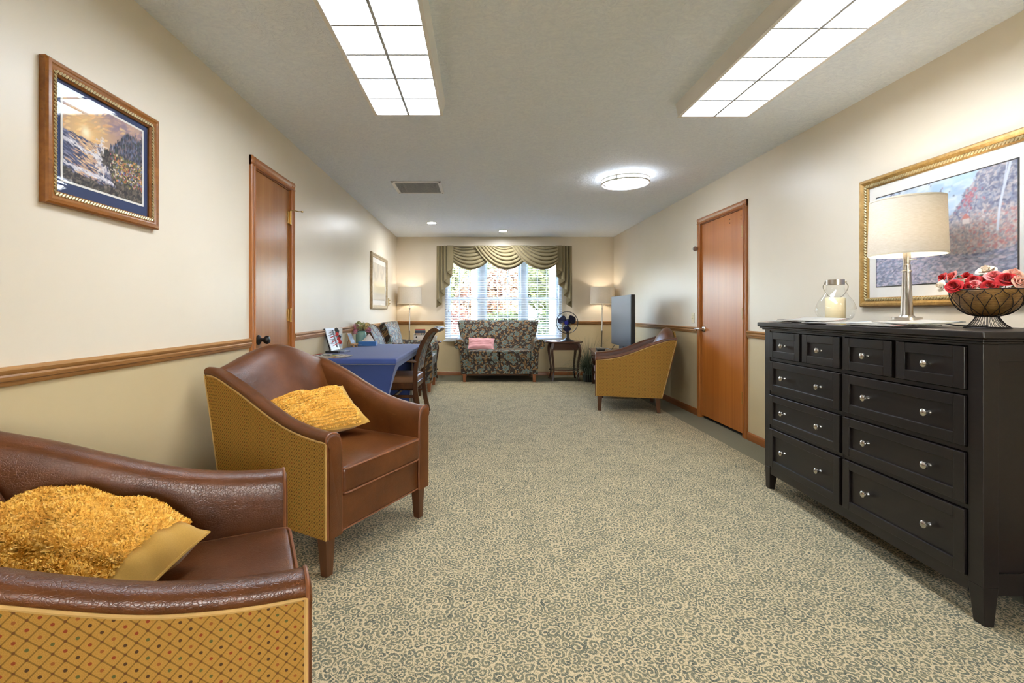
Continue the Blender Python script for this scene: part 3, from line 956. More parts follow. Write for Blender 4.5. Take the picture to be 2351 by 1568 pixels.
M_LEATHER, M_DIAMOND, M_FLORAL = leather(), diamond_fabric(), floral_fabric('floral_tapestry')
M_PIPE_Y = plain('yellow_piping', lin(186, 150, 88), 0.7)
M_PIPE_B = plain('brown_piping', lin(128, 78, 48), 0.4)
M_LEGWOOD = wood('chair_leg_wood', lin(66, 36, 18), lin(98, 60, 32), 2, 0.3, 60, 0.06)
M_LEGOAK = wood('sofa_leg_wood', lin(124, 68, 34), lin(158, 96, 54), 2, 0.35, 60, 0.06)
M_MAHOG = wood('mahogany_z', lin(50, 30, 22), lin(84, 52, 38), 2, 0.25, 60, 0.06)
M_MAHOG_X = wood('mahogany_x', lin(58, 34, 24), lin(90, 56, 42), 0, 0.22, 60, 0.06)
M_CHAIRWOOD = wood('walnut_chair', lin(52, 30, 16), lin(92, 56, 30), 2, 0.25, 60, 0.06)

# ------------------------------------------------------------------ club armchair: front is +x
def make_armchair(label):
    t = thing('armchair', label, 'armchair', group='brown leather club chairs')
    hw, z0 = 0.37, 0.17
    tops = [(-0.515, 0.845), (-0.43, 0.838), (-0.325, 0.805), (-0.225, 0.770), (-0.125, 0.728), (-0.02, 0.686), (0.085, 0.650), (0.19, 0.628), (0.28, 0.617), (0.345, 0.613)]
    st = smooth_curve(tops, 30)
    xb = lambda i: -0.355 + 0.70 * i / 29.0
    SEC = [(0.012, None), (0.012, 0.20), (0.010, 0.046), (0.002, 0.034), (0.0, 0.023), (0.004, 0.012), (0.015, 0.003), (0.033, 0.0), (0.055, 0.003), (0.072, 0.014), (0.082, 0.034), (0.088, 0.08), (0.090, 0.20), (0.090, None)]
    def point(i, s, off, dz, fwd=0.0):
        xt, zt = st[i]
        h = zt - z0
        d = h if dz is None else min(dz, h)
        return (xt + (xb(i) - xt) * d / h + fwd, s * (hw - off), zt - d)
    for s in (1, -1):
        rings = [[point(i, s, o, d) for o, d in SEC] for i in range(30)]
        cy = sum(p[1] for p in rings[-1]) / len(SEC)
        for fw, sh in ((0.008, 0.97), (0.012, 0.90)):
            rings.append([(p[0] + fw, cy + (p[1] - cy) * sh, z0 + (p[2] - z0) * (sh + 0.6 * (1 - sh))) for p in rings[29]])
        arm = MB().loft(rings).build('arm', M_LEATHER, t, angle=50)
        rim = [rings[29][j] for j in range(len(SEC))]
        MB().tube([(p[0] + 0.003, p[1], p[2]) for p in rim], 0.0042, 6).build('piping', M_PIPE_B, arm)
        pan = MB()
        y = s * (hw - 0.004)
        nr = 8
        rows = []
        for i in range(30):
            xt, zt = st[i]
            top = point(i, s, 0, 0.037)
            col = []
            for j in range(nr):
                f = j / (nr - 1)
                col.append((xb(i) + (top[0] - xb(i)) * f, y, z0 + (top[2] - z0) * f))
            rows.append(col)
        def ringof(c):
            return [(p[0], y + s * 0.003, p[2]) for p in c] + [(p[0], y - s * 0.010, p[2]) for p in reversed(c)]
        side = MB().loft([ringof(c) for c in rows]).build('side_panel', M_DIAMOND, t, smooth=False)
        edge = [(rows[0][j][0], y + s * 0.002, rows[0][j][2]) for j in range(nr)] + [(rows[i][-1][0], y + s * 0.002, rows[i][-1][2]) for i in range(1, 30)] + [(rows[29][j][0], y + s * 0.002, rows[29][j][2]) for j in range(nr - 2, -1, -1)]
        MB().tube(edge, 0.0045, 6).build('piping', M_PIPE_Y, side)
    # back: lofted across the width, arched top
    crown = lambda y: 0.832 + 0.108 * (0.5 + 0.5 * math.cos(PI * min(1, abs(y) / 0.355))) ** 0.72
    rings = []
    for i in range(33):
        y = -0.355 + 0.71 * i / 32
        zt = crown(y)
        e = min(1.0, abs(y) / 0.355)
        puff = 0.045 * (1 - e ** 2.6) - 0.03 * max(0, e - 0.72) / 0.28
        r = []
        for f, w in ((0.0, 0.2), (0.15, 0.75), (0.3, 1.0), (0.5, 1.0), (0.7, 0.95), (0.85, 0.7), (0.94, 0.4)):
            r.append((-0.215 - 0.19 * f + puff * w, y, 0.40 + (zt - 0.035 - 0.40) * f))
        r += [(-0.424 + puff * 0.15, y, zt - 0.012), (-0.452, y, zt), (-0.482, y, zt - 0.006), (-0.503, y, zt - 0.03), (-0.488, y, 0.66), (-0.43, y, 0.40)]
        rings.append(r)
    MB().loft(rings).build('backrest', M_LEATHER, t, angle=60)
    bp = []
    for i in range(17):
        y = -0.36 + 0.72 * i / 16
        zt = crown(y) - 0.045
        bp.append([(-0.358 - 0.165 * (zz - 0.17) / 0.675 + dx, y, zz) for dx, zz in ((-0.004, 0.17), (-0.004, zt), (0.012, zt), (0.012, 0.17))])
    MB().loft(bp).build('rear_panel', M_DIAMOND, t, smooth=False)
    # seat
    base = MB().box(-0.34, 0.325, -0.283, 0.283, 0.175, 0.325)
    base.build('seat_base', M_LEATHER, t, smooth=False)
    MB().rbox(0.318, 0, 0.251, 0.022, 0.283, 0.080, 0.014, 8).build('front_rail', M_LEATHER, t)
    MB().tube([(0.338, -0.36, 0.174), (0.340, -0.1, 0.174), (0.340, 0.1, 0.174), (0.338, 0.36, 0.174)], 0.004, 6).build('piping', M_PIPE_B, t)
    cu = MB().rbox(0.075, 0, 0.392, 0.285, 0.277, 0.060, 0.022, 8, 0.018).build('seat_cushion', M_LEATHER, t)
    for z in (0.445, 0.339):
        MB().tube([(-0.1, -0.276, z), (0.335, -0.276, z), (0.354, -0.269, z), (0.361, -0.25, z), (0.361, 0.25, z), (0.354, 0.269, z), (0.335, 0.276, z), (-0.1, 0.276, z)], 0.0042, 6).build('piping', M_PIPE_B, cu)
    for x in (0.305, -0.315):
        for y in (0.328, -0.328):
            MB().leg(x, y, 0.0, 0.175, 0.036, 0.054, -0.012 if x < 0 else 0.004).build('leg', M_LEGWOOD, t, smooth=False, bevel=0.002)
    return t
ch = make_armchair('brown leather club chair in front of the narrow door, tufted yellow pillow aslant on it')
ch.location = (-0.764, 2.45, 0); ch.rotation_euler = (0, 0, math.atan2(-0.483, 0.875))
dup(ch, (-0.805, 1.085, 0), math.atan2(0.44, 0.90), 'nearest brown leather club chair, cut by the picture corner, shaggy yellow pillow in its seat')
dup(ch, (1.752, 5.611, 0), math.atan2(0.242, -0.970), 'brown leather club chair seen from its yellow side in front of the television')

# ------------------------------------------------------------------ pillows
def pillow_fn(sx, sy, h, seed, pinch=0.07, lump=0.0):
    rg = random.Random(seed)
    ph = [rg.uniform(0, 6.28) for _ in range(6)]
    def fn(u, v, side):                       # u, v in -1..1
        x = sx * u * (1 - pinch * (1 - v * v))
        y = sy * v * (1 - pinch * (1 - u * u))
        q = max(0.0, (1 - u ** 4) * (1 - v ** 4)) ** 0.55
        z = side * h * q
        z += 0.006 * q * (math.sin(9 * u + ph[0] + 3 * v) + math.sin(13 * v + ph[1] - 2 * u))
        z += 0.01 * math.sin(4 * u + ph[2]) * (1 - q) + lump * q * (math.sin(3.4 * u + ph[3]) * math.cos(2.6 * v + ph[4]) + 0.6 * math.sin(6 * u + 4 * v + ph[5]))
        return Vector((x, y, z))
    return fn
def axes(long, short):
    a = Vector(long).normalized()
    b = Vector(short)
    b = (b - a * b.dot(a)).normalized()
    c = a.cross(b)
    if c.z < 0:
        b, c = -b, -c
    return Matrix((a, b, c)).transposed().to_4x4()
M_YELLOW = cloth('yellow_cotton', lin(196, 152, 70))
def shag_mat():
    k = NT('yellow_shag')
    v = k.coord()
    n = k.noise(v, 60.0, 3.0)
    return k.base(k.ramp(n, [(0.25, lin(232, 176, 70)), (0.55, lin(248, 202, 100)), (0.8, lin(253, 220, 140))]), 0.85, 0.0, 0.15)
M_SHAG = shag_mat()
def pillow(name, label, center, long, short, sx, sy, h, mat, seed, lump=0.0):
    t = thing(name, label, 'pillow', center)
    t.rotation_euler = axes(long, short).to_euler()
    fn = pillow_fn(sx, sy, h, seed, 0.07, lump)
    m = MB()
    for s in (1, -1):
        m.grid(lambda a, b: fn(2 * a - 1, 2 * b - 1, s), 30, 24)
    m.build('cover', mat, t, angle=70)
    edge = []
    n = 20
    for i in range(n): edge.append((-1 + 2 * i / n, -1))
    for i in range(n): edge.append((1, -1 + 2 * i / n))
    for i in range(n): edge.append((1 - 2 * i / n, 1))
    for i in range(n): edge.append((-1, 1 - 2 * i / n))
    MB().tube([fn(a, b, 1) for a, b in edge], 0.004, 5, True).build('seam', mat, t)
    return t, fn
def shag(t, fn, u0, u1, rows, count, length, width, seed):
    rg = random.Random(seed)
    m = MB()
    for _ in range(count):
        u = rg.uniform(u0, u1)
        v = rg.uniform(-0.97, 0.97)
        if rows:
            v = (round((v + 0.97) / 1.94 * rows) + rg.uniform(-0.22, 0.22)) / rows * 1.94 - 0.97
            v = max(-0.98, min(0.98, v))
        p = fn(u, v, 1)
        e = 0.01
        du, dv = fn(min(1, u + e), v, 1) - p, fn(u, min(1, v + e), 1) - p
        nn = du.cross(dv)
        if nn.length < 1e-9:
            continue
        nn.normalize()
        a = rg.uniform(0, 2 * PI)
        tdir = (du.normalized() * math.cos(a) + dv.normalized() * math.sin(a))
        L = length * rg.uniform(0.6, 1.3)
        lean = rg.uniform(0.25, 1.0)
        d1 = (nn + tdir * lean * 0.5).normalized()
        d2 = (nn * 0.55 + tdir * lean).normalized()
        w = nn.cross(tdir).normalized() * width * rg.uniform(0.7, 1.3)
        p0 = p - nn * 0.002
        p1 = p0 + d1 * L * 0.55
        p2 = p1 + d2 * L * 0.5
        m.add([p0 - w, p0 + w, p1 + w * 0.9, p1 - w * 0.9, p2 + w * 0.55, p2 - w * 0.55], [(0, 1, 2, 3), (3, 2, 4, 5)])
    o = m.build('shag_pile', M_SHAG, t, angle=180)
    o['kind'] = 'stuff'
t, fn = pillow('pillow', 'yellow pillow with rows of chenille tufts, in the armchair before the narrow door', (-0.862, 2.50, 0.590), (0.303, 0.275, 0.04), (-0.19, 0.175, 0.14), 0.225, 0.165, 0.070, M_YELLOW, 3, 0.006)
shag(t, fn, -0.97, 0.78, 24, 22000, 0.0085, 0.0019, 5)
t, fn = pillow('pillow', 'shaggy mustard pillow with a plain end, in the nearest armchair', (-0.955, 1.085, 0.565), (0.97, -0.03, -0.20), (0.089, 0.957, 0.20), 0.235, 0.170, 0.085, M_YELLOW, 8, 0.014)
shag(t, fn, -0.98, 0.80, 0, 24000, 0.012, 0.0022, 6)

# ------------------------------------------------------------------ floral sofas: front is +x
def make_sofa(name, label, cat, width, seats):
    t = thing(name, label, cat)
    hb = width / 2 - 0.112                                   # half width of the base
    # arms: scroll front extruded along x
    def arm_poly(s):
        P = [(hb, 0.125), (hb + 0.005, 0.30), (hb + 0.012, 0.45), (hb + 0.028, 0.535)]
        cx, cz, r = hb + 0.034, 0.602, 0.078
        for a in np.linspace(-60, 200, 18):
            P.append((cx + r * math.cos(math.radians(a)), cz + r * math.sin(math.radians(a))))
        P += [(hb - 0.070, 0.52), (hb - 0.095, 0.45), (hb - 0.105, 0.30), (hb - 0.105, 0.125)]
        return [(s * y, z) for y, z in P]
    for s in (1, -1):
        poly = arm_poly(s)
        rings = []
        cy = sum(p[0] for p in poly) / len(poly)
        cz = sum(p[1] for p in poly) / len(poly)
        for x, k, dz in ((-0.34, 1, 0.03), (-0.1, 1, 0.012), (0.2, 1, 0.0), (0.355, 1, 0.0), (0.372, 0.985, 0), (0.38, 0.93, 0)):
            rings.append([(x, cy + (y - cy) * k, 0.125 + (cz - 0.125) * (1 - k) + (z - 0.125) * k + (dz if z > 0.5 else 0)) for y, z in poly])
        a = MB().loft(rings).build('arm', M_FLORAL, t, angle=45)
        MB().tube([(0.371, cy + (y - cy) * 0.99, z) for y, z in poly], 0.005, 6).build('piping', M_FLORAL, a)
    # back, flaring wider and rolling over at the top
    rings = []
    n = 25
    for i in range(n):
        f = -1 + 2 * i / (n - 1)
        e = max(0.0, (abs(f) - 0.93) / 0.07)
        r = []
        prof = [(-0.12, 0.42), (-0.15, 0.52), (-0.19, 0.65), (-0.225, 0.78), (-0.255, 0.88), (-0.268, 0.935), (-0.285, 0.965), (-0.315, 0.980), (-0.350, 0.975), (-0.375, 0.950), (-0.385, 0.91), (-0.365, 0.80), (-0.36, 0.60), (-0.36, 0.13), (-0.20, 0.13)]
        for x, z in prof:
            half = hb + 0.005 + 0.090 * max(0, (z - 0.5) / 0.48) ** 1.2
            puff = 0.018 * (1 - f ** 4) if x > -0.26 else 0
            r.append((x + 0.04 + puff - 0.012 * e * (1 if x > -0.3 else -1), f * half, z - 0.015 * e * (1 if z > 0.9 else 0)))
        rings.append(r)
    b = MB().loft(rings).build('backrest', M_FLORAL, t, angle=45)
    # seat
    inn = hb - 0.105
    MB().box(-0.2, 0.33, -inn, inn, 0.13, 0.345).build('seat_base', M_FLORAL, t, smooth=False)
    MB().rbox(0.325, 0, 0.238, 0.025, inn + 0.005, 0.11, 0.012, 8).build('front_panel', M_FLORAL, t)
    w = inn / seats
    for i in range(seats):
        yc = -inn + w * (2 * i + 1)
        c = MB().rbox(0.11, yc, 0.425, 0.265, w - 0.003, 0.075, 0.024, 8, 0.022).build('seat_cushion', M_FLORAL, t)
        for z in (0.487, 0.363):
            MB().tube([(-0.1, yc - w + 0.004, z), (0.355, yc - w + 0.004, z), (0.374, yc - w + 0.02, z), (0.374, yc + w - 0.02, z), (0.355, yc + w - 0.004, z), (-0.1, yc + w - 0.004, z)], 0.0045, 6).build('piping', M_FLORAL, c)
    for x in (0.335, -0.32):
        for y in (hb - 0.05, -hb + 0.05):
            MB().leg(x, y, 0.0, 0.128, 0.042, 0.058, 0.0).build('leg', M_LEGOAK if x > 0 else M_LEGWOOD, t, smooth=False, bevel=0.002)
    return t
ls = make_sofa('loveseat', 'two-seat floral loveseat in front of the window, pink pillow on it', 'sofa', 1.44, 2)
ls.location = (0.325, 7.87, 0); ls.rotation_euler = (0, 0, -PI / 2)
fa = make_sofa('armchair', 'floral rolled-arm armchair against the left wall, beyond the blue table', 'armchair', 0.98, 1)
fa.location = (-1.035, 6.93, 0)
pink = cloth('pink_cotton', lin(214, 158, 160))
t, fn = pillow('pillow', 'small pink pillow on the floral loveseat', (0.035, 7.76, 0.590), (0.42, -0.02, -0.02), (0.0, 0.16, 0.14), 0.215, 0.13, 0.055, pink, 13)
m = MB()
for k_ in (-1, 0, 1):
    m.tube([fn(a, 0.08 * k_, 1) + Vector((0, 0, 0.002)) for a in np.linspace(-0.9, 0.9, 14)], 0.003, 5)
m.build('stitched_pleat', pink, t)

# ------------------------------------------------------------------ scroll-back wooden armchairs: front is +x
def make_scroll_chair(label):
    t = thing('dining_chair', label, 'chair', group='scroll-back wooden armchairs')
    M_TAN = plain('tan_vinyl', lin(132, 92, 62), 0.4, 0, 0.05)
    back = smooth_curve([(-0.24, 0.42), (-0.245, 0.56), (-0.275, 0.70), (-0.33, 0.83), (-0.39, 0.915), (-0.44, 0.94), (-0.475, 0.925)], 20)
    for s in (1, -1):
        m = MB()
        y = s * 0.255
        path = [(-0.30, 0.0), (-0.265, 0.15), (-0.24, 0.32)] + back
        rings = []
        for i, (x, z) in enumerate(path):
            w = 0.021 if i > 3 else 0.024
            a, b = path[max(0, i - 1)], path[min(len(path) - 1, i + 1)]
            d = Vector((b[0] - a[0], 0, b[1] - a[1])).normalized()
            nrm = Vector((d.z, 0, -d.x)) * w
            c = Vector((x, y, z))
            hy = Vector((0, 0.016, 0))
            rings.append([c + nrm - hy, c + nrm + hy, c - nrm + hy, c - nrm - hy])
        m.loft(rings).build('back_post', M_CHAIRWOOD, t, angle=50, bevel=0.003)
        m = MB()
        pth = smooth_curve([(-0.255, y, 0.61), (-0.12, s * 0.275, 0.625), (0.05, s * 0.295, 0.616), (0.17, s * 0.30, 0.602), (0.215, s * 0.30, 0.577), (0.205, s * 0.30, 0.549), (0.18, s * 0.30, 0.559)], 26)
        m.tube(pth, [0.017] * 18 + [0.0155] * 8, 10)
        sup = smooth_curve([(0.10, s * 0.298, 0.612), (0.165, s * 0.295, 0.55), (0.155, s * 0.275, 0.49), (0.135, s * 0.25, 0.41)], 12)
        m.tube(sup, 0.016, 8)
        m.build('armrest', M_CHAIRWOOD, t, angle=60)
        m = MB().lathe([(0.017, 0), (0.020, 0.02), (0.024, 0.06), (0.022, 0.16), (0.028, 0.20), (0.018, 0.215), (0.028, 0.235), (0.020, 0.255), (0.027, 0.28), (0.027, 0.40)], (0.205, s * 0.225, 0.0), 14)
        m.build('leg', M_CHAIRWOOD, t)
        MB().box(-0.25, 0.20, s * 0.225 - 0.010, s * 0.225 + 0.010, 0.235, 0.262).build('stretcher', M_CHAIRWOOD, t, smooth=False)
    MB().box(-0.02, 0.0, -0.22, 0.22, 0.237, 0.260).build('stretcher', M_CHAIRWOOD, t, smooth=False)
    MB().rbox(-0.015, 0, 0.36, 0.235, 0.25, 0.030, 0.010, 4).build('seat_rail', M_CHAIRWOOD, t)
    MB().rbox(-0.01, 0, 0.42, 0.235, 0.245, 0.036, 0.02, 8, 0.014).build('seat', M_TAN, t)
    rings = []
    for x, z in back[2:]:
        i = back.index((x, z))
        a, b = back[i - 1], back[min(len(back) - 1, i + 1)]
        d = Vector((b[0] - a[0], 0, b[1] - a[1])).normalized()
        nn = Vector((d.z, 0, -d.x))
        c = Vector((x, 0, z))
        r = []
        for f in np.linspace(-1, 1, 9):
            r.append(c + Vector((0, 0.238 * f, 0)) + nn * (0.014 + 0.018 * (1 - f * f)))
        for f in np.linspace(1, -1, 9):
            r.append(c + Vector((0, 0.238 * f, 0)) - nn * (0.012 + 0.006 * (1 - f * f)))
        rings.append(r)
    MB().loft(rings).build('backrest', M_FLORAL, t, angle=60)
    return t
c1 = make_scroll_chair('wooden scroll-back armchair with floral back and tan seat, pulled up to the blue table')
c1.location = (-0.885, 5.10, 0); c1.rotation_euler = (0, 0, PI - 0.04)
dup(c1, (-1.0, 6.05, 0), 0.0, 'wooden scroll-back armchair against the wall, half hidden beyond the blue table')
# ------------------------------------------------------------------ dresser: local x = out from the wall towards the room is -x, y runs along it
def espresso():
    k = NT('espresso_wood')
    v = k.map(k.coord(), (1, 0.06, 1))
    g = k.noise(v, 60.0, 4.0, 0.6)
    b = k.noise(k.coord(), 5.0, 3.0)
    col = k.ramp(k.math('ADD', k.math('MULTIPLY', g, 0.5), k.math('MULTIPLY', b, 0.5)), [(0.35, lin(22, 17, 16)), (0.65, lin(34, 26, 23))])
    k.bump(g, 0.05, 0.001)
    return k.base(col, 0.34, 0.0, 0.5)
M_ESP = espresso()
DL, DH, DD = 1.35, 1.058, 0.49
dr = thing('dresser', 'black-brown ten drawer dresser with round silver knobs', 'dresser', (1.80, 1.68, 0), -0.0296)
MB().box(-0.032, DD + 0.03, -0.032, DL + 0.032, DH - 0.026, DH).build('top', M_ESP, dr, smooth=False, bevel=0.005)
m = MB()
for g_, z0, z1 in ((0.022, DH - 0.036, DH - 0.026), (0.012, DH - 0.046, DH - 0.036)):
    m.box(-g_, DD, -g_, DL + g_, z0, z1)
m.build('top_moulding', M_ESP, dr, smooth=False, bevel=0.003)
# corner posts that run down into tapered feet
for y0, y1 in ((0, 0.055), (DL - 0.055, DL)):
    for x0, x1 in ((0, 0.055), (DD - 0.055, DD)):
        m = MB().box(x0, x1, y0, y1, 0.14, DH - 0.046)
        fx = (x0 + 0.006, x1 - 0.016) if x0 == 0 else (x0 + 0.016, x1 - 0.006)
        fy = (y0, y1 - 0.014) if y0 == 0 else (y0 + 0.014, y1)
        ring = lambda xx, yy, z: [(xx[0], yy[0], z), (xx[1], yy[0], z), (xx[1], yy[1], z), (xx[0], yy[1], z)]
        m.loft([ring(fx, fy, 0.0), ring((x0, x1), (y0, y1), 0.14)])
        m.build('leg', M_ESP, dr, smooth=False, bevel=0.002)
m = MB()
m.box(0.02, DD - 0.01, 0.05, DL - 0.05, 0.13, 0.15)                        # bottom
m.box(DD - 0.02, DD - 0.005, 0.05, DL - 0.05, 0.12, DH - 0.05)             # back
m.build('carcass', M_ESP, dr, smooth=False)
ROWS = [(0.841, 0.998), (0.631, 0.816), (0.419, 0.605), (0.155, 0.394)]
m = MB()
edges = [DH - 0.046, 0.998, 0.841, 0.816, 0.631, 0.605, 0.419, 0.394, 0.155]
for z1, z0 in ((DH - 0.046, 1.001), (0.838, 0.819), (0.628, 0.608), (0.416, 0.397), (0.152, 0.10)):
    m.box(0.004, 0.03, 0.055, DL - 0.055, z0, z1)
m.box(0.004, 0.03, DL / 2 - 0.009, DL / 2 + 0.009, 0.15, DH - 0.05)
for y in (0.365, DL - 0.365):
    m.box(0.004, 0.03, y - 0.009, y + 0.009, 0.838, 1.0)
m.build('face_frame', M_ESP, dr, smooth=False, bevel=0.0015)
for y in (0.0, DL):                                                         # frame and panel ends
    s = 1 if y == 0 else -1
    m = MB()
    m.box(0.05, DD - 0.05, min(y + s * 0.012, y + s * 0.03), max(y + s * 0.012, y + s * 0.03), 0.16, DH - 0.09)
    for z0, z1 in ((0.11, 0.19), (DH - 0.11, DH - 0.046)):
        m.box(0.05, DD - 0.05, min(y + s * 0.003, y + s * 0.03), max(y + s * 0.003, y + s * 0.03), z0, z1)
    m.build('end_panel', M_ESP, dr, smooth=False, bevel=0.0015)
M_KNOB = plain('satin_silver', lin(200, 194, 184), 0.25, 1.0, 0.03)
knob_proto = None
DMESH = {}
def drawer(y0, y1, z0, z1, knobs):
    global knob_proto
    key = (round(y1 - y0, 3), round(z1 - z0, 3))
    hy, hz = (y1 - y0) / 2, (z1 - z0) / 2
    loc = (0, (y0 + y1) / 2, (z0 + z1) / 2)
    if key not in DMESH:
        m = MB()
        f = 0.042
        m.box(-0.010, 0.016, -hy, -hy + f, -hz, hz)
        m.box(-0.010, 0.016, hy - f, hy, -hz, hz)
        m.box(-0.0095, 0.016, -hy + f, hy - f, hz - f, hz)
        m.box(-0.0095, 0.016, -hy + f, hy - f, -hz, -hz + f)
        m.box(0.001, 0.014, -hy + f - 0.002, hy - f + 0.002, -hz + f - 0.002, hz - f + 0.002)
        m.box(0.016, 0.40, -hy + 0.01, hy - 0.01, -hz + 0.01, hz - 0.03)
        DMESH[key] = m.build('drawer', M_ESP, dr, smooth=False, bevel=0.0022, loc=loc)
        d = DMESH[key]
    else:
        d = share(DMESH[key], 'drawer', dr, loc)
    for ky in knobs:
        if knob_proto is None:
            knob_proto = MB().lathe([(0.0, 0), (0.009, 0), (0.0085, 0.004), (0.0055, 0.009), (0.006, 0.014), (0.012, 0.018), (0.0155, 0.023), (0.0145, 0.029), (0.008, 0.033), (0.0, 0.034)], n=20).xf(Matrix.Rotation(-PI / 2, 4, 'Y')).build('knob', M_KNOB, d, loc=(0.001, ky, 0))
        else:
            share(knob_proto, 'knob', d, (0.001, ky, 0), (0, 0, 0))
zt = ROWS[0]
for y0, y1 in ((0.058, 0.353), (0.377, DL / 2 - 0.012), (DL / 2 + 0.012, DL - 0.377), (DL - 0.353, DL - 0.058)):
    drawer(y0, y1, zt[0], zt[1], (0,))
for z0, z1 in ROWS[1:]:
    for y0, y1 in ((0.058, DL / 2 - 0.012), (DL / 2 + 0.012, DL - 0.058)):
        drawer(y0, y1, z0, z1, (-0.155, 0.155))

# ------------------------------------------------------------------ lamps
def shade_mat():
    k = NT('linen_shade')
    v = k.coord()
    a = k.noise(k.map(v, (1, 1, 14)), 60.0, 3.0)
    c = k.ramp(a, [(0.3, lin(202, 194, 180)), (0.7, lin(218, 212, 202))])
    df = k.n('ShaderNodeBsdfDiffuse', {0: c}).outputs[0]
    trn = k.n('ShaderNodeBsdfTranslucent', {0: c}).outputs[0]
    k.t.links.new(k.n('ShaderNodeMixShader', {0: 0.26, 1: df, 2: trn}).outputs[0], k.out.inputs[0])
    return k.m
M_SHADE = shade_mat()
M_TRIM = cloth('shade_trim', lin(206, 196, 176))
M_BULB = emit('lit_bulb', (1.0, 0.86, 0.66, 1), 14.0)
def shade_parts(t, rb, rt, h, zb, watts):
    m = MB().lathe([(rb, 0), (rt, h), (rt - 0.002, h), (rb - 0.002, 0), (rb, 0)], (0, 0, zb), 48, False)
    sh = m.build('lamp_shade', M_SHADE, t)
    for r, z in ((rb, 0.0), (rt, h - 0.008)):
        MB().lathe([(r + 0.001, 0), (r + 0.0015, 0.004), (r + 0.001, 0.008), (r - 0.003, 0.008), (r - 0.003, 0), (r + 0.001, 0)], (0, 0, zb + z), 48, False).build('shade_trim', M_TRIM, sh)
    m = MB()
    for a in range(3):
        q = 2 * PI * a / 3
        m.tube([(0, 0, zb + h - 0.02), (0.95 * rt * math.cos(q), 0.95 * rt * math.sin(q), zb + h - 0.006)], 0.0015, 5)
    m.tube([(0.0, 0.03, zb + 0.02), (0.0, 0.045, zb + 0.1), (0.0, 0.03, zb + h - 0.03), (0, 0, zb + h - 0.02)], 0.0015, 5)
    m.lathe([(0.0, 0), (0.006, 0.003), (0.005, 0.012), (0.0, 0.018)], (0, 0, zb + h - 0.016), 8)
    m.build('harp', M_CHROME, t)
    MB().lathe([(0.012, 0), (0.014, 0.02), (0.026, 0.05), (0.030, 0.07), (0.026, 0.09), (0.012, 0.105), (0.0, 0.108)], (0, 0, zb + 0.06), 16).build('bulb', M_BULB, t)
    ld = bpy.data.lights.new('bulb_light', 'POINT')
    ld.energy = watts
    ld.color = (1.0, 0.90, 0.76)
    ld.shadow_soft_size = 0.035
    lo = bpy.data.objects.new('bulb_light', ld)
    COL.objects.link(lo)
    lo.parent = t
    lo.location = (0, 0, zb + h * 0.52)
def floor_lamp(label, loc, lean):
    t = thing('floor_lamp', label, 'lamp', loc, 0, 'floor lamps in the far corners')
    t.rotation_euler = lean
    MB().lathe([(0.0, 0), (0.135, 0), (0.138, 0.006), (0.132, 0.016), (0.05, 0.026), (0.016, 0.034), (0.0, 0.036)], n=32).build('lamp_base', M_CHROME, t)
    MB().lathe([(0.0105, 0.03), (0.0105, 0.78), (0.014, 0.785), (0.014, 0.80), (0.0105, 0.805), (0.0105, 1.17), (0.015, 1.175), (0.015, 1.19), (0.010, 1.20), (0.013, 1.24), (0.013, 1.31)], n=14).build('pole', M_CHROME, t)
    MB().tube([(0.012, 0, 1.235), (0.035, -0.012, 1.236), (0.05, -0.02, 1.234)], 0.004, 8).build('switch', M_CHROME, t)
    shade_parts(t, 0.206, 0.198, 0.285, 1.258, LAMP_WATTS)
    return t
floor_lamp('silver floor lamp with white drum shade in the corner left of the window', (-1.205, 8.06, 0), (0, 0.012, 0))
floor_lamp('silver floor lamp with white drum shade in the corner right of the window', (2.095, 8.06, 0), (0, 0.012, 0))
tl = thing('table_lamp', 'brushed silver table lamp with wide cream drum shade on the dresser', 'lamp', (2.10, 2.31, DH))
MB().lathe([(0.0, 0), (0.072, 0), (0.072, 0.028), (0.058, 0.029), (0.058, 0.042), (0.032, 0.043), (0.028, 0.050)], n=40).build('lamp_base', M_CHROME, tl)
MB().lathe([(0.027, 0.046), (0.0245, 0.054), (0.0165, 0.262), (0.019, 0.264), (0.019, 0.270), (0.016, 0.272), (0.015, 0.30), (0.013, 0.302), (0.016, 0.33), (0.016, 0.40), (0.0, 0.402)], n=32).build('lamp_stem', M_CHROME, tl)
MB().tube([(0, -0.012, 0.322), (0.01, -0.03, 0.323), (0.012, -0.04, 0.322)], 0.003, 6).build('switch', M_CHROME, tl)
shade_parts(tl, 0.150, 0.143, 0.275, 0.345, TABLE_LAMP_WATTS)
q = MB().tube(smooth_curve([(0.05, -0.03, 0.006), (0.03, -0.10, 0.014), (-0.02, -0.17, 0.022), (0.0, -0.23, 0.010), (0.08, -0.235, 0.005), (0.2, -0.18, 0.005)], 30), 0.0035, 6)
q.build('power_cord', M_BLACK, tl)

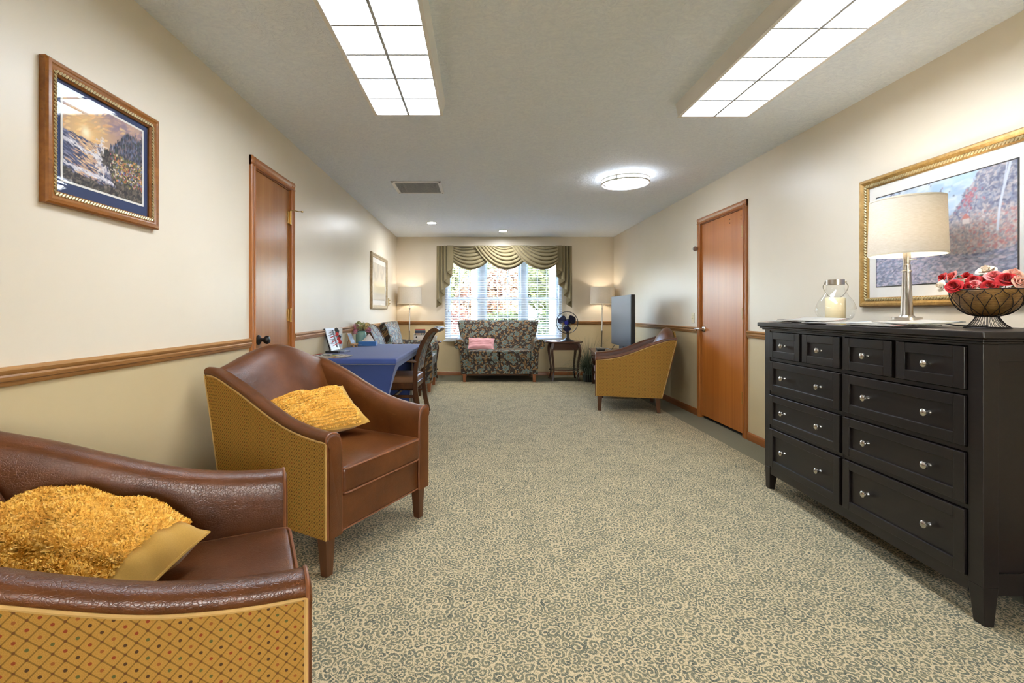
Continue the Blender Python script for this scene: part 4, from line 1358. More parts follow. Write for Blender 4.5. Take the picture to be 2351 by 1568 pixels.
# ------------------------------------------------------------------ end tables, television stand, plant
def make_end_table(label):
    t = thing('end_table', label, 'table', group='oval end tables by the window')
    el = lambda a, b, z: [(a * math.cos(2 * PI * i / 40), b * math.sin(2 * PI * i / 40), z) for i in range(40)]
    MB().loft([el(0.300, 0.222, 0.613), el(0.312, 0.234, 0.620), el(0.312, 0.234, 0.632), el(0.306, 0.228, 0.638)]).build('tabletop', M_MAHOG_X, t)
    m = MB()
    for s in (-1, 1):
        m.box(-0.19, 0.19, s * 0.155 - 0.009, s * 0.155 + 0.009, 0.50, 0.614)
        m.box(s * 0.195 - 0.009, s * 0.195 + 0.009, -0.15, 0.15, 0.50, 0.614)
    m.build('apron', M_MAHOG_X, t, smooth=False)
    MB().loft([el(0.25, 0.185, 0.165), el(0.25, 0.185, 0.180)]).build('shelf', M_MAHOG_X, t, angle=30)
    for sx in (-1, 1):
        for sy in (-1, 1):
            pth = smooth_curve([(0.205, 0.612), (0.222, 0.55), (0.226, 0.47), (0.212, 0.36), (0.198, 0.25), (0.194, 0.16), (0.202, 0.07), (0.222, 0.0)], 18)
            w = [0.021, 0.022, 0.022, 0.022, 0.021, 0.020, 0.019, 0.018, 0.017, 0.016, 0.015, 0.015, 0.015, 0.014, 0.014, 0.014, 0.014, 0.015]
            rings = []
            for (r, z), h in zip(pth, w):
                cx, cy = sx * r, sy * (r - 0.045)
                rings.append([(cx - h, cy - h, z), (cx + h, cy - h, z), (cx + h, cy + h, z), (cx - h, cy + h, z)])
            MB().loft(rings).build('leg', M_MAHOG, t, angle=50, bevel=0.003)
    return t
et = make_end_table('dark oval end table right of the loveseat, black fan on it')
et.location = (1.405, 7.79, 0)
dup(et, (-0.93, 7.80, 0), 0, 'dark oval end table in the left far corner, white magazine boxes on it')

ts = thing('television_stand', 'dark brown wooden stand under the flat television', 'tv stand', (1.92, 6.72, 0), math.radians(-8.5))
MB().box(-0.29, 0.24, -0.66, 0.66, 0.528, 0.553).build('top', M_MAHOG, ts, smooth=False, bevel=0.006)
MB().box(-0.25, 0.22, -0.62, 0.62, 0.41, 0.528).build('drawer_case', M_MAHOG, ts, smooth=False, bevel=0.003)
for y in (-0.3, 0.3):
    d = MB().box(-0.262, -0.25, y - 0.27, y + 0.27, 0.425, 0.515).build('drawer', M_MAHOG, ts, smooth=False, bevel=0.002)
    MB().lathe([(0, 0), (0.006, 0), (0.012, 0.015), (0, 0.022)], (0, 0, 0), 12).xf(Matrix.Translation((-0.262, y, 0.47)) @ Matrix.Rotation(-PI / 2, 4, 'Y')).build('knob', M_KNOB, d)
for x in (-0.225, 0.195):
    for y in (-0.595, 0.595):
        MB().leg(x, y, 0, 0.41, 0.035, 0.05).build('leg', M_MAHOG, ts, smooth=False, bevel=0.002)
MB().box(-0.24, 0.21, -0.60, 0.60, 0.12, 0.14).build('shelf', M_MAHOG, ts, smooth=False)

M_SCREEN = plain('black_glass_screen', lin(46, 46, 46), 0.36, 0.0, 0.01)
tv = thing('television', 'large black flat screen television turned towards the room', 'television', (1.94, 6.44, 0.553), math.radians(-0.6))
TW, TZ0, TZ1 = 0.465, 0.105, 0.79
m = MB()
m.box(-0.004, 0.045, -TW, TW, TZ0, TZ1)
m.loft([[(0.045, -TW, TZ0), (0.045, TW, TZ0), (0.045, TW, TZ1), (0.045, -TW, TZ1)], [(0.085, -TW * 0.75, TZ0 + 0.06), (0.085, TW * 0.75, TZ0 + 0.06), (0.085, TW * 0.75, TZ1 - 0.12), (0.085, -TW * 0.75, TZ1 - 0.12)]])
m.build('housing', M_BLACK, tv, smooth=False, bevel=0.003)
MB().box(-0.0065, -0.003, -TW + 0.012, TW - 0.012, TZ0 + 0.022, TZ1 - 0.012).build('screen', M_SCREEN, tv, smooth=False)
MB().box(0.0, 0.05, -0.09, 0.09, 0.0, 0.125).build('stand_neck', M_BLACK, tv, smooth=False, bevel=0.004)
MB().box(-0.12, 0.14, -0.27, 0.27, 0.0, 0.018).build('stand_base', M_BLACK, tv, smooth=False, bevel=0.006)
cb = thing('cable_box', 'small black cable box on the television stand', 'electronics', (1.80, 6.98, 0.553), -0.15)
MB().box(-0.06, 0.06, -0.08, 0.08, 0.004, 0.034).build('case', M_BLACK, cb, smooth=False, bevel=0.003)
for x in (-0.05, 0.05):
    for y in (-0.07, 0.07):
        MB().lathe([(0, 0), (0.006, 0), (0.006, 0.005), (0, 0.005)], (x, y, 0), 8).build('foot', M_BLACK, cb)
MB().tube(smooth_curve([(0.06, 0.0, 0.02), (0.10, -0.06, 0.03), (0.13, -0.14, 0.02), (0.15, -0.24, 0.06), (0.20, -0.22, 0.14)], 16), 0.004, 6).build('cable', M_BLACK, cb)

fn_ = thing('desk_fan', 'black table fan with dark blue three-blade rotor on the end table', 'fan', (1.455, 7.75, 0.638), math.radians(-24))
M_FANBLUE = plain('translucent_blue_blade', lin(22, 24, 58), 0.25)
M_FANHUB = plain('blue_hub', lin(26, 32, 130), 0.3)
MB().lathe([(0.0, 0), (0.112, 0), (0.114, 0.008), (0.10, 0.018), (0.06, 0.03), (0.04, 0.042), (0.034, 0.06), (0.0, 0.06)], n=36).build('fan_base', M_BLACK, fn_)
MB().lathe([(0.034, 0.05), (0.026, 0.07), (0.024, 0.17), (0.03, 0.185), (0.0, 0.20)], (0, 0.02, 0), 20).build('neck', M_BLACK, fn_)
FC = Matrix.Translation((0, -0.02, 0.308)) @ Matrix.Rotation(PI / 2, 4, 'X')          # fan axis points to -y, tilted a little
MB().lathe([(0.0, -0.115), (0.035, -0.11), (0.052, -0.08), (0.055, -0.03), (0.05, 0.0), (0.0, 0.0)], n=24).xf(FC).build('motor_housing', M_BLACK, fn_)
for k_ in range(3):
    a0 = math.radians(20 + 120 * k_)
    m = MB()
    def bl_fn(u, v):
        r = 0.035 + 0.122 * v
        w = 0.42 + 0.30 * math.sin(PI * min(1.0, 0.1 + 0.85 * v)) - 0.42 * max(0, v - 0.82) / 0.18
        an = a0 + (u - 0.5) * 2 * max(0.12, w) * 0.98 + 0.25 * v
        return (r * math.cos(an), r * math.sin(an), 0.02 + 0.05 * (u - 0.5))
    m.grid(bl_fn, 10, 10).xf(FC)
    o = m.build('blade', M_FANBLUE, fn_, angle=180)
    s_ = o.modifiers.new('thickness', 'SOLIDIFY'); s_.thickness = 0.002
MB().lathe([(0.038, 0.0), (0.036, 0.03), (0.022, 0.045), (0.0, 0.048)], n=20).xf(FC).build('rotor_hub', M_FANHUB, fn_)
m = MB()
for zz, rr in ((0.0, 0.178), (0.012, 0.178)):
    m.tube([(rr * math.cos(2 * PI * i / 48), rr * math.sin(2 * PI * i / 48), zz) for i in range(48)], 0.005, 6, True)
m.xf(FC).build('guard_ring', M_BLACK, fn_)
m = MB()
for i in range(36):
    a = 2 * PI * i / 36
    c_, s_ = math.cos(a), math.sin(a)
    m.tube([(0.03 * c_, 0.03 * s_, 0.062), (0.12 * c_, 0.12 * s_, 0.052), (0.165 * c_, 0.165 * s_, 0.03), (0.178 * c_, 0.178 * s_, 0.008)], 0.0007, 4)
    m.tube([(0.06 * c_, 0.06 * s_, -0.055), (0.14 * c_, 0.14 * s_, -0.04), (0.178 * c_, 0.178 * s_, 0.0)], 0.0007, 4)
for r_, z_ in ((0.09, 0.056), (0.14, 0.044)):
    m.tube([(r_ * math.cos(2 * PI * i / 40), r_ * math.sin(2 * PI * i / 40), z_) for i in range(40)], 0.0008, 4, True)
o = m.xf(FC).build('guard_wires', M_BLACK, fn_)
o['kind'] = 'stuff'
MB().lathe([(0.0, 0.058), (0.03, 0.06), (0.03, 0.066), (0.0, 0.068)], n=20).xf(FC).build('guard_badge', M_FANHUB, fn_)

M_LEAF = plain('grey_green_blade', lin(70, 84, 66), 0.6, 0, 0.15, 30)
pl = thing('potted_grass', 'artificial tufted grass in a dark pot on the floor beside the television stand', 'plant', (1.76, 7.58, 0))
MB().lathe([(0.0, 0), (0.075, 0), (0.088, 0.06), (0.094, 0.11), (0.098, 0.12), (0.088, 0.12), (0.083, 0.105), (0.0, 0.105)], n=28).build('pot', M_BLACK, pl)
rg = random.Random(4)
bm_ = MB()
for i in range(620):
    a = rg.uniform(0, 2 * PI)
    L = rg.uniform(0.40, 0.78)
    lean = rg.uniform(0.10, 0.95)
    d = Vector((math.cos(a), math.sin(a), 0))
    w = Vector((-d.y, d.x, 0)) * rg.uniform(0.002, 0.0042)
    p = Vector((0, 0, 0.10)) + d * rg.uniform(0, 0.06)
    pts, ang = [p], 1.45 - 0.75 * lean
    for j in range(6):                                   # each blade rises, bends over and hangs
        p = p + (d * math.cos(ang) + Vector((0, 0, 1)) * math.sin(ang)) * (L / 6)
        ang -= lean * (0.42 + 0.10 * j)
        ang = max(ang, -1.5)
        pts.append(Vector((p.x, p.y, max(p.z, 0.012))))
    vs = []
    for j, q_ in enumerate(pts):
        ww = w * (1 - j / 6.3)
        vs += [q_ - ww, q_ + ww]
    bm_.add(vs, [(2 * j, 2 * j + 1, 2 * j + 3, 2 * j + 2) for j in range(6)])
o = bm_.build('grass_blades', M_LEAF, pl, angle=180)
o['kind'] = 'stuff'

# ------------------------------------------------------------------ blue table
M_BLUE = cloth('blue_stretch_cloth', lin(58, 76, 134), 0.02)
TX0, TX1, TY0, TY1, TZ = -1.435, -0.680, 3.86, 5.62, 0.735
tb = thing('folding_table', 'folding table under a royal blue stretch cover against the left wall', 'table', ((TX0 + TX1) / 2, (TY0 + TY1) / 2, 0))
hx, hy = (TX1 - TX0) / 2, (TY1 - TY0) / 2
MB().box(-hx + 0.012, hx - 0.012, -hy + 0.012, hy - 0.012, TZ - 0.045, TZ - 0.006).build('tabletop', M_WHITE, tb, smooth=False)
for sy in (-1, 1):
    for sx in (-1, 1):
        MB().tube([(sx * (hx - 0.10), sy * (hy - 0.16), 0.01), (sx * (hx - 0.10), sy * (hy - 0.16), TZ - 0.04)], 0.013, 10).build('leg', M_GUN, tb)
m = MB().rbox(0, 0, TZ - 0.020, hx, hy, 0.024, 0.014, 8)
for sy in (-1, 1):                                                     # end panels pulled in to the feet
    def end_fn(u, v):
        f = v ** 0.8
        k_ = 1 - 0.36 * (1 - (1 - v) ** 1.8) * (1 if v < 1 else 1)
        x = (2 * u - 1) * hx * k_
        inset = 0.17 * (1 - (1 - v) ** 1.9) + 0.02 * math.sin(PI * u) * math.sin(PI * v)
        return (x, sy * (hy - 0.002 - inset), (TZ - 0.03) * (1 - v) + 0.012)
    m.grid(end_fn, 24, 24)
for sx in (-1, 1):                                                     # long sides: only a gathered lip that sweeps down at each end
    def side_fn(u, v):
        y = (2 * u - 1)
        e = abs(y)
        drop = 0.06 + 0.62 * max(0, (e - 0.72) / 0.28) ** 2.6
        z = (TZ - 0.03) - drop * v
        q = ((TZ - 0.03) - z) / (TZ - 0.03)
        c_ = 1 - (1 - q) ** 1.8
        yy = y * hy * (1 - 0.19 * c_ * e)
        x = sx * (hx - 0.002) * (1 - 0.36 * c_)
        return (x, yy, z)
    m.grid(side_fn, 60, 14)
o = m.build('tablecloth', M_BLUE, None, angle=50, loc=tb.location)
tag(o, 'royal blue stretch cover drawn over the folding table', 'tablecloth')
# ------------------------------------------------------------------ framed pictures
M_PRINT = print_mat('print_ink', 0.55)
M_COVER = print_mat('glossy_cover_ink', 0.8, 0.02)
M_FRAME_OAK = wood('picture_frame_oak', lin(120, 70, 26), lin(168, 108, 48), 0, 0.3, 50, 0.1)
def gold_mat(name, c1, c2, metal):
    k = NT(name)
    v = k.coord()
    n = k.noise(v, 30.0, 5.0, 0.7)
    sp = k.step(k.noise(k.map(v, (1, 3, 3)), 90.0, 3.0, 0.7), 0.60, 0.70)
    col = k.mix(k.math('MULTIPLY', sp, 0.6), k.ramp(n, [(0.3, c1), (0.7, c2)]), lin(70, 46, 24))
    k.bump(n, 0.15, 0.002)
    return k.base(col, 0.38, metal, 0.5)
M_GOLD = gold_mat('antique_gold', lin(150, 112, 56), lin(196, 158, 92), 0.35)
M_ROPE = gold_mat('gilded_rope', lin(176, 156, 112), lin(220, 204, 160), 0.4)
M_PEWTER = gold_mat('champagne_frame', lin(158, 136, 104), lin(200, 182, 150), 0.35)
M_NAVY = plain('navy_mat_board', lin(44, 58, 98), 0.8, 0, 0.02)
M_WHITEMAT = plain('white_mat_board', lin(232, 228, 222), 0.8, 0, 0.01)
M_LINER = plain('dark_liner', lin(50, 48, 44), 0.6)
def frame_ring(prof, W, H, name, mat, t):       # prof: (inset from the outer edge, height off the wall); mitred
    rings = []
    for sx, sz in ((-1, -1), (1, -1), (1, 1), (-1, 1)):
        rings.append([(sx * (W / 2 - a), -h, sz * (H / 2 - a)) for a, h in prof])
    return MB().loft(rings, True, False, True).build(name, mat, t, angle=30)
def rope(W, H, inset, h, r, mat, t):            # twisted bead: little slanted lumps along the inner moulding
    m = MB()
    a, b = W / 2 - inset, H / 2 - inset
    step = r * 2.3
    for (x0, z0, x1, z1) in ((-a, -b, a, -b), (a, -b, a, b), (a, b, -a, b), (-a, b, -a, -b)):
        L = math.hypot(x1 - x0, z1 - z0)
        n = int(L / step)
        d = Vector((x1 - x0, 0, z1 - z0)) / L
        s = Vector((-d.z, 0, d.x))
        for i in range(n):
            c = Vector((x0, -h, z0)) + d * (i + 0.5) * L / n
            ax_ = (d * 0.75 + s * 0.75).normalized()
            m.tube([c - ax_ * r * 1.5, c, c + ax_ * r * 1.5], [r * 0.5, r * 0.95, r * 0.5], 6)
    o = m.build('rope_bead', mat, t)
    o['kind'] = 'stuff'
    return o
def picture(name, label, loc, rz, W, H, prof, fmat, rope_at, ropemat, mats, img, iw, ih, icz=0.0, glass=True):
    t = thing('framed_picture', label, 'picture', loc, rz)
    frame_ring(prof, W, H, 'frame', fmat, t)
    if rope_at:
        rope(W, H, rope_at[0], rope_at[1], rope_at[2], ropemat, t)
    inner = prof[-2][0] - 0.002
    for (w, h, y, mt, cz) in mats(W - 2 * inner, H - 2 * inner):
        o = MB().box(-w / 2, w / 2, -y, -y + 0.0012, cz - h / 2, cz + h / 2).build('mat_board', mt, t, smooth=False)
    nv, nu = img.shape[:2]
    printed('print', img, lambda u, v: ((u - 0.5) * iw, -0.0082, icz + (v - 0.5) * ih), M_PRINT, t)
    if glass:
        w, h = W - 2 * inner, H - 2 * inner
        MB().add([(-w / 2, -0.0105, -h / 2), (w / 2, -0.0105, -h / 2), (w / 2, -0.0105, h / 2), (-w / 2, -0.0105, h / 2)], [(0, 1, 2, 3)]).build('picture_glass', M_PICGLASS, t, smooth=False)
    return t

def dabs(img, mask, palette, count, length, width, angle, spread, seed, alpha=0.85):
    rg = np.random.RandomState(seed)               # short brush dabs laid where mask allows
    nv, nu = mask.shape
    cs = [np.array(lin(*c)[:3]) for c in palette]
    for _ in range(count):
        i, j = rg.randint(nv), rg.randint(nu)
        if rg.rand() > mask[i, j]:
            continue
        L, W = length * rg.uniform(0.5, 1.5), width * rg.uniform(0.6, 1.4)
        a = angle + rg.uniform(-spread, spread)
        r = int(L) + 1
        i0, i1, j0, j1 = max(0, i - r), min(nv, i + r + 1), max(0, j - r), min(nu, j + r + 1)
        y, x = np.mgrid[i0 - i:i1 - i, j0 - j:j1 - j]
        p, q = (x * math.cos(a) + y * math.sin(a)) / L, (y * math.cos(a) - x * math.sin(a)) / W
        w = np.clip(1.6 - 1.6 * (p * p + q * q), 0, 1) * alpha
        c = cs[rg.randint(len(cs))] * rg.uniform(0.85, 1.15)
        img[i0:i1, j0:j1] = img[i0:i1, j0:j1] * (1 - w[..., None]) + c * w[..., None]
    return img

def seascape():
    n = (200, 246)
    v, u = np.mgrid[0:1:n[0] * 1j, 0:1:n[1] * 1j]
    L = lambda *c: np.array(lin(*c)[:3])
    img = np.zeros(n + (3,))
    img[:] = L(178, 146, 132)
    one = np.ones(n)
    sky_ = sst(v, 0.52, 0.60)
    cl = np_noise(u * 1.0, v * 1.8, 4, 1, 5)
    img = blend(img, sst(cl, 0.42, 0.62) * sst(v, 0.55, 0.95), L(146, 126, 146))
    img = blend(img, sst(cl, 0.50, 0.7) * 0.6, L(210, 172, 136))
    img = dabs(img, sky_ * sst(v, 0.7, 0.9), [(152, 130, 148), (182, 150, 144), (134, 120, 144), (208, 170, 146)], 900, 12, 4, 0.5, 0.4, 60, 0.5)
    d = np.hypot((u - 0.25), (v - 0.64) * 0.8)
    img = blend(img, np.exp(-(d / 0.24) ** 2) * 0.9, L(242, 198, 128))
    img = dabs(img, np.exp(-(d / 0.3) ** 2), [(250, 216, 150), (226, 168, 110), (240, 190, 130)], 700, 11, 3, 0.45, 0.35, 61, 0.5)
    img = blend(img, np.exp(-(d / 0.05) ** 2), L(255, 244, 210))
    top = 0.58 + 0.30 * sst(u, 0.50, 0.80) + 0.10 * (np_noise(u, v * 0.1, 16, 9) - 0.5)
    trees = sst(u, 0.47, 0.60) * sst(top - v, -0.01, 0.05) * sst(v, 0.40, 0.48)
    img = blend(img, trees * 0.85, L(70, 74, 96))
    img = dabs(img, trees, [(52, 58, 76), (84, 92, 120), (112, 118, 146), (60, 74, 66), (128, 110, 112), (44, 46, 60)], 4500, 6, 2.4, 1.5, 0.5, 62)
    sea = sst(0.555 - 0.05 * (u - 0.2) - v, -0.005, 0.01)
    shore = np.clip(sst(u + 0.30 * (np_noise(u, v, 5, 24) - 0.5) - 0.25 * (0.4 - v), 0.50, 0.56) + sst(0.16 - v - 0.1 * u + 0.12 * (np_noise(u, v, 7, 7) - 0.5), 0, 0.04), 0, 1)
    water = sea * (1 - shore)
    img = blend(img, water, L(92, 98, 130))
    img = dabs(img, water, [(60, 68, 98), (104, 110, 144), (150, 146, 168), (78, 84, 116), (54, 58, 82)], 4200, 13, 2.0, -0.28, 0.2, 63)
    img = dabs(img, water * np.exp(-((u - 0.27) / 0.13) ** 2), [(222, 180, 140), (200, 160, 140), (240, 206, 160)], 1500, 9, 1.5, -0.28, 0.2, 64)
    crest = water * sst(np.sin(26 * v + 5 * u + 3 * np_noise(u, v, 4, 70)), 0.75, 0.98)
    img = dabs(img, crest, [(232, 228, 232), (206, 202, 214)], 5000, 7, 1.6, -0.3, 0.3, 65)
    spray = np.exp(-(((u - 0.46) / 0.08) ** 2 + ((v - 0.36) / 0.15) ** 2)) + 0.8 * np.exp(-(((u - 0.42) / 0.06) ** 2 + ((v - 0.55) / 0.09) ** 2))
    img = dabs(img, np.clip(spray, 0, 1), [(240, 234, 230), (222, 214, 214), (206, 198, 206)], 3000, 5, 3, 1.2, 1.2, 66, 0.6)
    bank = sea * shore
    img = blend(img, bank, L(62, 58, 58))
    img = dabs(img, bank, [(52, 48, 50), (86, 78, 74), (110, 98, 88), (62, 64, 60), (40, 38, 42), (130, 116, 106)], 5000, 6, 3, 0.7, 0.9, 67)
    slope = bank * sst(u, 0.52, 0.66) * sst(v, 0.14, 0.24)
    img = dabs(img, slope, [(108, 112, 60), (150, 140, 76), (92, 104, 64), (200, 176, 104), (206, 140, 84), (178, 70, 66), (220, 206, 190), (120, 128, 180)], 3600, 3.5, 2.2, 0.5, 1.4, 68)
    return img
OAKPROF = [(0, 0.0), (0.0, 0.022), (0.006, 0.028), (0.016, 0.030), (0.024, 0.024), (0.030, 0.022), (0.042, 0.020), (0.048, 0.014), (0.048, 0.0)]
picture('sea', 'oak framed seascape print with navy mat on the left wall near the viewer', (XL, 1.827, 1.7345), PI / 2, 0.548, 0.487, OAKPROF, M_FRAME_OAK,
        (0.036, 0.0225, 0.0055), M_ROPE, lambda w, h: [(w, h, 0.006, M_NAVY, 0), (0.402, 0.328, 0.0075, M_WHITEMAT, 0.0085)], seascape(), 0.386, 0.312, 0.0085)

def lake():
    n = (230, 322)
    v, u = np.mgrid[0:1:n[0] * 1j, 0:1:n[1] * 1j]
    L = lambda *c: np.array(lin(*c)[:3])
    img = np.zeros(n + (3,))
    img[:] = L(150, 184, 216)
    cl = np_noise(u, v * 2.2, 3, 3, 5)
    img = blend(img, sst(cl, 0.42, 0.62) * 0.9, L(222, 228, 230))
    img = dabs(img, sst(v, 0.6, 0.66), [(170, 196, 220), (214, 224, 230), (150, 182, 214)], 700, 16, 6, 0.15, 0.2, 50, 0.4)
    img = blend(img, sst(0.655 + 0.02 * np.sin(9 * u) - v, 0, 0.015), L(104, 112, 160))
    water = sst(0.605 - v, 0, 0.01)
    img = blend(img, water, L(170, 194, 206))
    img = dabs(img, water * sst(v, 0.3, 0.34), [(150, 178, 200), (200, 214, 220), (184, 204, 214), (140, 160, 186)], 1500, 18, 1.8, 0.0, 0.06, 51)
    t1 = np_noise(u, v, 7, 11, 4)
    crown = 0.60 + 0.50 * sst(u, 0.50, 0.92) + 0.12 * (t1 - 0.5)
    tr = sst(u + 0.30 * (t1 - 0.5), 0.48, 0.62) * sst(crown - v, 0, 0.05)
    img = blend(img, tr * 0.8, L(118, 122, 146))
    img = dabs(img, tr, [(96, 104, 136), (140, 146, 168), (178, 174, 182), (70, 80, 116), (120, 122, 140), (190, 178, 176)], 9000, 4.5, 2.6, 0.6, 1.4, 52)
    img = dabs(img, tr * np.exp(-(((u - 0.66) / 0.09) ** 2 + ((v - 0.78) / 0.09) ** 2)), [(170, 70, 86), (150, 84, 104), (190, 110, 112)], 4000, 4, 2.4, 0.6, 1.4, 53)
    mid = sst(u + 0.35 * (np_noise(u, v, 5, 19) - 0.5), 0.42, 0.60) * sst(0.66 - v, 0, 0.12) * sst(v, 0.24, 0.3)
    img = dabs(img, mid, [(170, 164, 166), (200, 184, 180), (146, 144, 154), (188, 174, 170), (134, 134, 148), (180, 138, 134), (208, 198, 194)], 9000, 4.5, 2.4, 0.5, 1.4, 54)
    img = dabs(img, mid * sst(u, 0.6, 0.9), [(186, 96, 92), (206, 150, 130), (150, 120, 126)], 2600, 4, 2.2, 0.4, 1.2, 55, 0.7)
    bank = sst(0.30 + 0.05 * np.sin(5 * u + 1) + 0.06 * (t1 - 0.5) - v, 0, 0.03)
    img = blend(img, bank * 0.9, L(104, 114, 142))
    img = dabs(img, bank, [(92, 106, 140), (128, 140, 170), (156, 164, 188), (70, 80, 112), (176, 168, 194), (112, 118, 136), (198, 184, 200)], 14000, 6, 2.0, 0.1, 0.6, 56)
    img = dabs(img, bank * np.exp(-((u - 0.38) / 0.16) ** 2), [(206, 190, 206), (222, 208, 214), (180, 166, 196)], 2500, 5, 2.0, 0.1, 0.6, 57, 0.7)
    # pale trunk, red roofed house across the water, overhanging branch
    img = blend(img, ((abs(u - 0.70) < 0.022) & (abs(v - 0.555) < 0.025)).astype(float) * 0.9, L(234, 222, 214))
    img = blend(img, ((abs(u - 0.70) < 0.028 - 0.5 * (v - 0.58)) & (v > 0.58) & (v < 0.625)).astype(float), L(196, 110, 90))
    tx = 0.955 - 0.13 * (1 - v) ** 1.2 + 0.012 * np.sin(7 * v)
    img = blend(img, sst(0.009 - abs(u - tx), 0, 0.003) * (v > 0.42), L(208, 216, 228))
    img = blend(img, sst(0.005 - abs(u - (0.94 - 0.10 * (0.95 - v))), 0, 0.002) * (v > 0.8), L(200, 208, 222))
    br = sst(v, 0.76, 0.84) * sst(0.36 - abs(u - 0.30), 0, 0.2) * sst(np_noise(u, v, 9, 41), 0.45, 0.6)
    img = dabs(img, br, [(104, 92, 128), (140, 120, 150), (86, 80, 112)], 2600, 3.5, 2.2, 0.5, 1.4, 58)
    soft = img.copy()
    soft[1:-1, 1:-1] = (img[1:-1, 1:-1] * 2 + img[:-2, 1:-1] + img[2:, 1:-1] + img[1:-1, :-2] + img[1:-1, 2:]) / 6
    return soft * 0.82 + L(196, 196, 206) * 0.18
GOLDPROF = [(0, 0.0), (0.0, 0.020), (0.008, 0.030), (0.020, 0.033), (0.030, 0.026), (0.034, 0.020), (0.050, 0.018), (0.056, 0.012), (0.056, 0.0)]
picture('lake', 'large gold framed lake landscape print behind the cream lamp', (XR, 2.43, 1.54), -PI / 2, 0.95, 0.77, GOLDPROF, M_GOLD,
        (0.042, 0.0205, 0.0072), M_ROPE, lambda w, h: [(w, h, 0.006, M_WHITEMAT, 0), (0.744, 0.534, 0.0075, M_LINER, -0.003)], lake(), 0.732, 0.522, -0.003)
def pale():
    n = (90, 60)
    v, u = np.mgrid[0:1:n[0] * 1j, 0:1:n[1] * 1j]
    L = lambda *c: np.array(lin(*c)[:3])
    img = np.zeros(n + (3,))
    img[:] = L(206, 196, 178)
    img = blend(img, sst(0.6 - v + 0.1 * (np_noise(u, v, 5, 2) - 0.5), 0, 0.2), L(214, 198, 160))
    img = blend(img, sst(np_noise(u, v * 0.5, 6, 4), 0.5, 0.65) * sst(v, 0.45, 0.6), L(178, 170, 156))
    img = blend(img, sst(0.25 - v, 0, 0.1), L(196, 186, 170))
    return img
picture('pale', 'pale landscape print in a champagne frame on the left wall above the floral armchair', (XL, 6.81, 1.547), PI / 2, 1.06, 0.77, GOLDPROF, M_PEWTER,
        None, None, lambda w, h: [(w, h, 0.006, M_WHITEMAT, 0)], pale(), 0.80, 0.52, 0.0)

# ------------------------------------------------------------------ magazines
def mag_cover(seed):
    rg = np.random.RandomState(seed)
    n = (40, 32)
    v, u = np.mgrid[0:1:n[0] * 1j, 0:1:n[1] * 1j]
    pal = [(210, 214, 220), (168, 186, 204), (222, 196, 170), (232, 206, 60), (196, 70, 62), (240, 236, 228), (70, 84, 110), (198, 160, 140), (120, 134, 120)]
    c = [np.array(lin(*pal[i])[:3]) for i in rg.permutation(len(pal))]
    img = np.zeros(n + (3,))
    img[:] = c[0]
    img = blend(img, sst(np_noise(u, v, 3, seed), 0.45, 0.55), c[1])
    img = blend(img, sst(np_noise(u, v, 5, seed + 3), 0.55, 0.6), c[2])
    img = blend(img, (v > 0.86).astype(float), c[3])
    img = blend(img, ((abs(v - 0.2) < 0.05) & (u > 0.1) & (u < 0.7)).astype(float), c[4])
    img = blend(img, sst(np_noise(u, v * 1.5, 12, seed + 5, 2), 0.62, 0.66) * (v < 0.8), c[5])
    return img * 0.6
M_PAGES = plain('magazine_pages', lin(170, 166, 158), 0.8, 0, 0.03, spec=0.02)
def magazine(label, loc, rz, seed, w=0.205, h=0.275, th=0.004, curl=0.0, rx=0.0, ry=0.0, group=None, cat='magazine', name='magazine'):
    t = thing(name, label, cat, loc, rz, group)
    t.rotation_euler = (rx, ry, rz)
    zf = lambda u, v: curl * (u ** 3) + 0.4 * curl * (v ** 4)
    rings = []
    for i in range(9):
        u = i / 8
        x = (u - 0.5) * w
        rings.append([(x, -h / 2, zf(u, 0)), (x, h / 2, zf(u, 1)), (x, h / 2, zf(u, 1) + th), (x, -h / 2, zf(u, 0) + th)])
    MB().loft(rings).build('pages', M_PAGES, t, smooth=False)
    printed('cover', mag_cover(seed), lambda u, v: ((u - 0.5) * w, (v - 0.5) * h, zf(u, v) + th + 0.0004), M_COVER, t)
    return t
ZD = DH
MAGS = [('magazine with a blue-grey cover and curled corner, left heap on the dresser, topmost', 1.935, 2.735, 0.0140, 0.25, 5, 0.014),
        ('magazine second from the top of the left heap on the dresser', 1.95, 2.80, 0.0092, -0.1, 9, 0.004),
        ('magazine with fanned pages at the far end of the left heap on the dresser', 1.925, 2.915, 0.0044, 0.08, 14, 0.006),
        ('magazine at the bottom of the left heap on the dresser', 1.94, 2.83, 0.0, 0.2, 18, 0.0),
        ('magazine with yellow cover nearest the lamp, right heap on the dresser', 1.975, 2.13, 0.0140, -0.25, 43, 0.010),
        ('magazine in the middle of the right heap on the dresser', 1.945, 2.25, 0.0092, 0.3, 27, 0.006),
        ('magazine with a grey cover, front of the right heap on the dresser', 1.90, 2.17, 0.0044, -0.05, 31, 0.004),
        ('magazine at the bottom of the right heap on the dresser', 1.93, 2.33, 0.0, 0.12, 36, 0.0),
        ('thin magazine lying between the two heaps on the dresser', 1.925, 2.51, 0.0046, 0.5, 52, 0.005)]
for lab, x, y, dz, rz, sd, curl in MAGS:
    magazine(lab, (x, y, ZD + dz), rz, sd, curl=curl, group='magazines on the dresser')
magazine('yellow edged magazine on top of the pile at the near end of the blue table', (-1.30, 4.04, 0.7495), 1.35, 62, 0.20, 0.27, 0.004, group='magazines on the blue table')
magazine('white magazine under the yellow edged one on the blue table', (-1.25, 4.03, 0.7447), 1.5, 66, 0.205, 0.275, 0.004, group='magazines on the blue table')
magazine('magazine at the bottom of the pile on the blue table', (-1.28, 4.02, 0.7399), 1.25, 71, 0.205, 0.275, 0.004, group='magazines on the blue table')

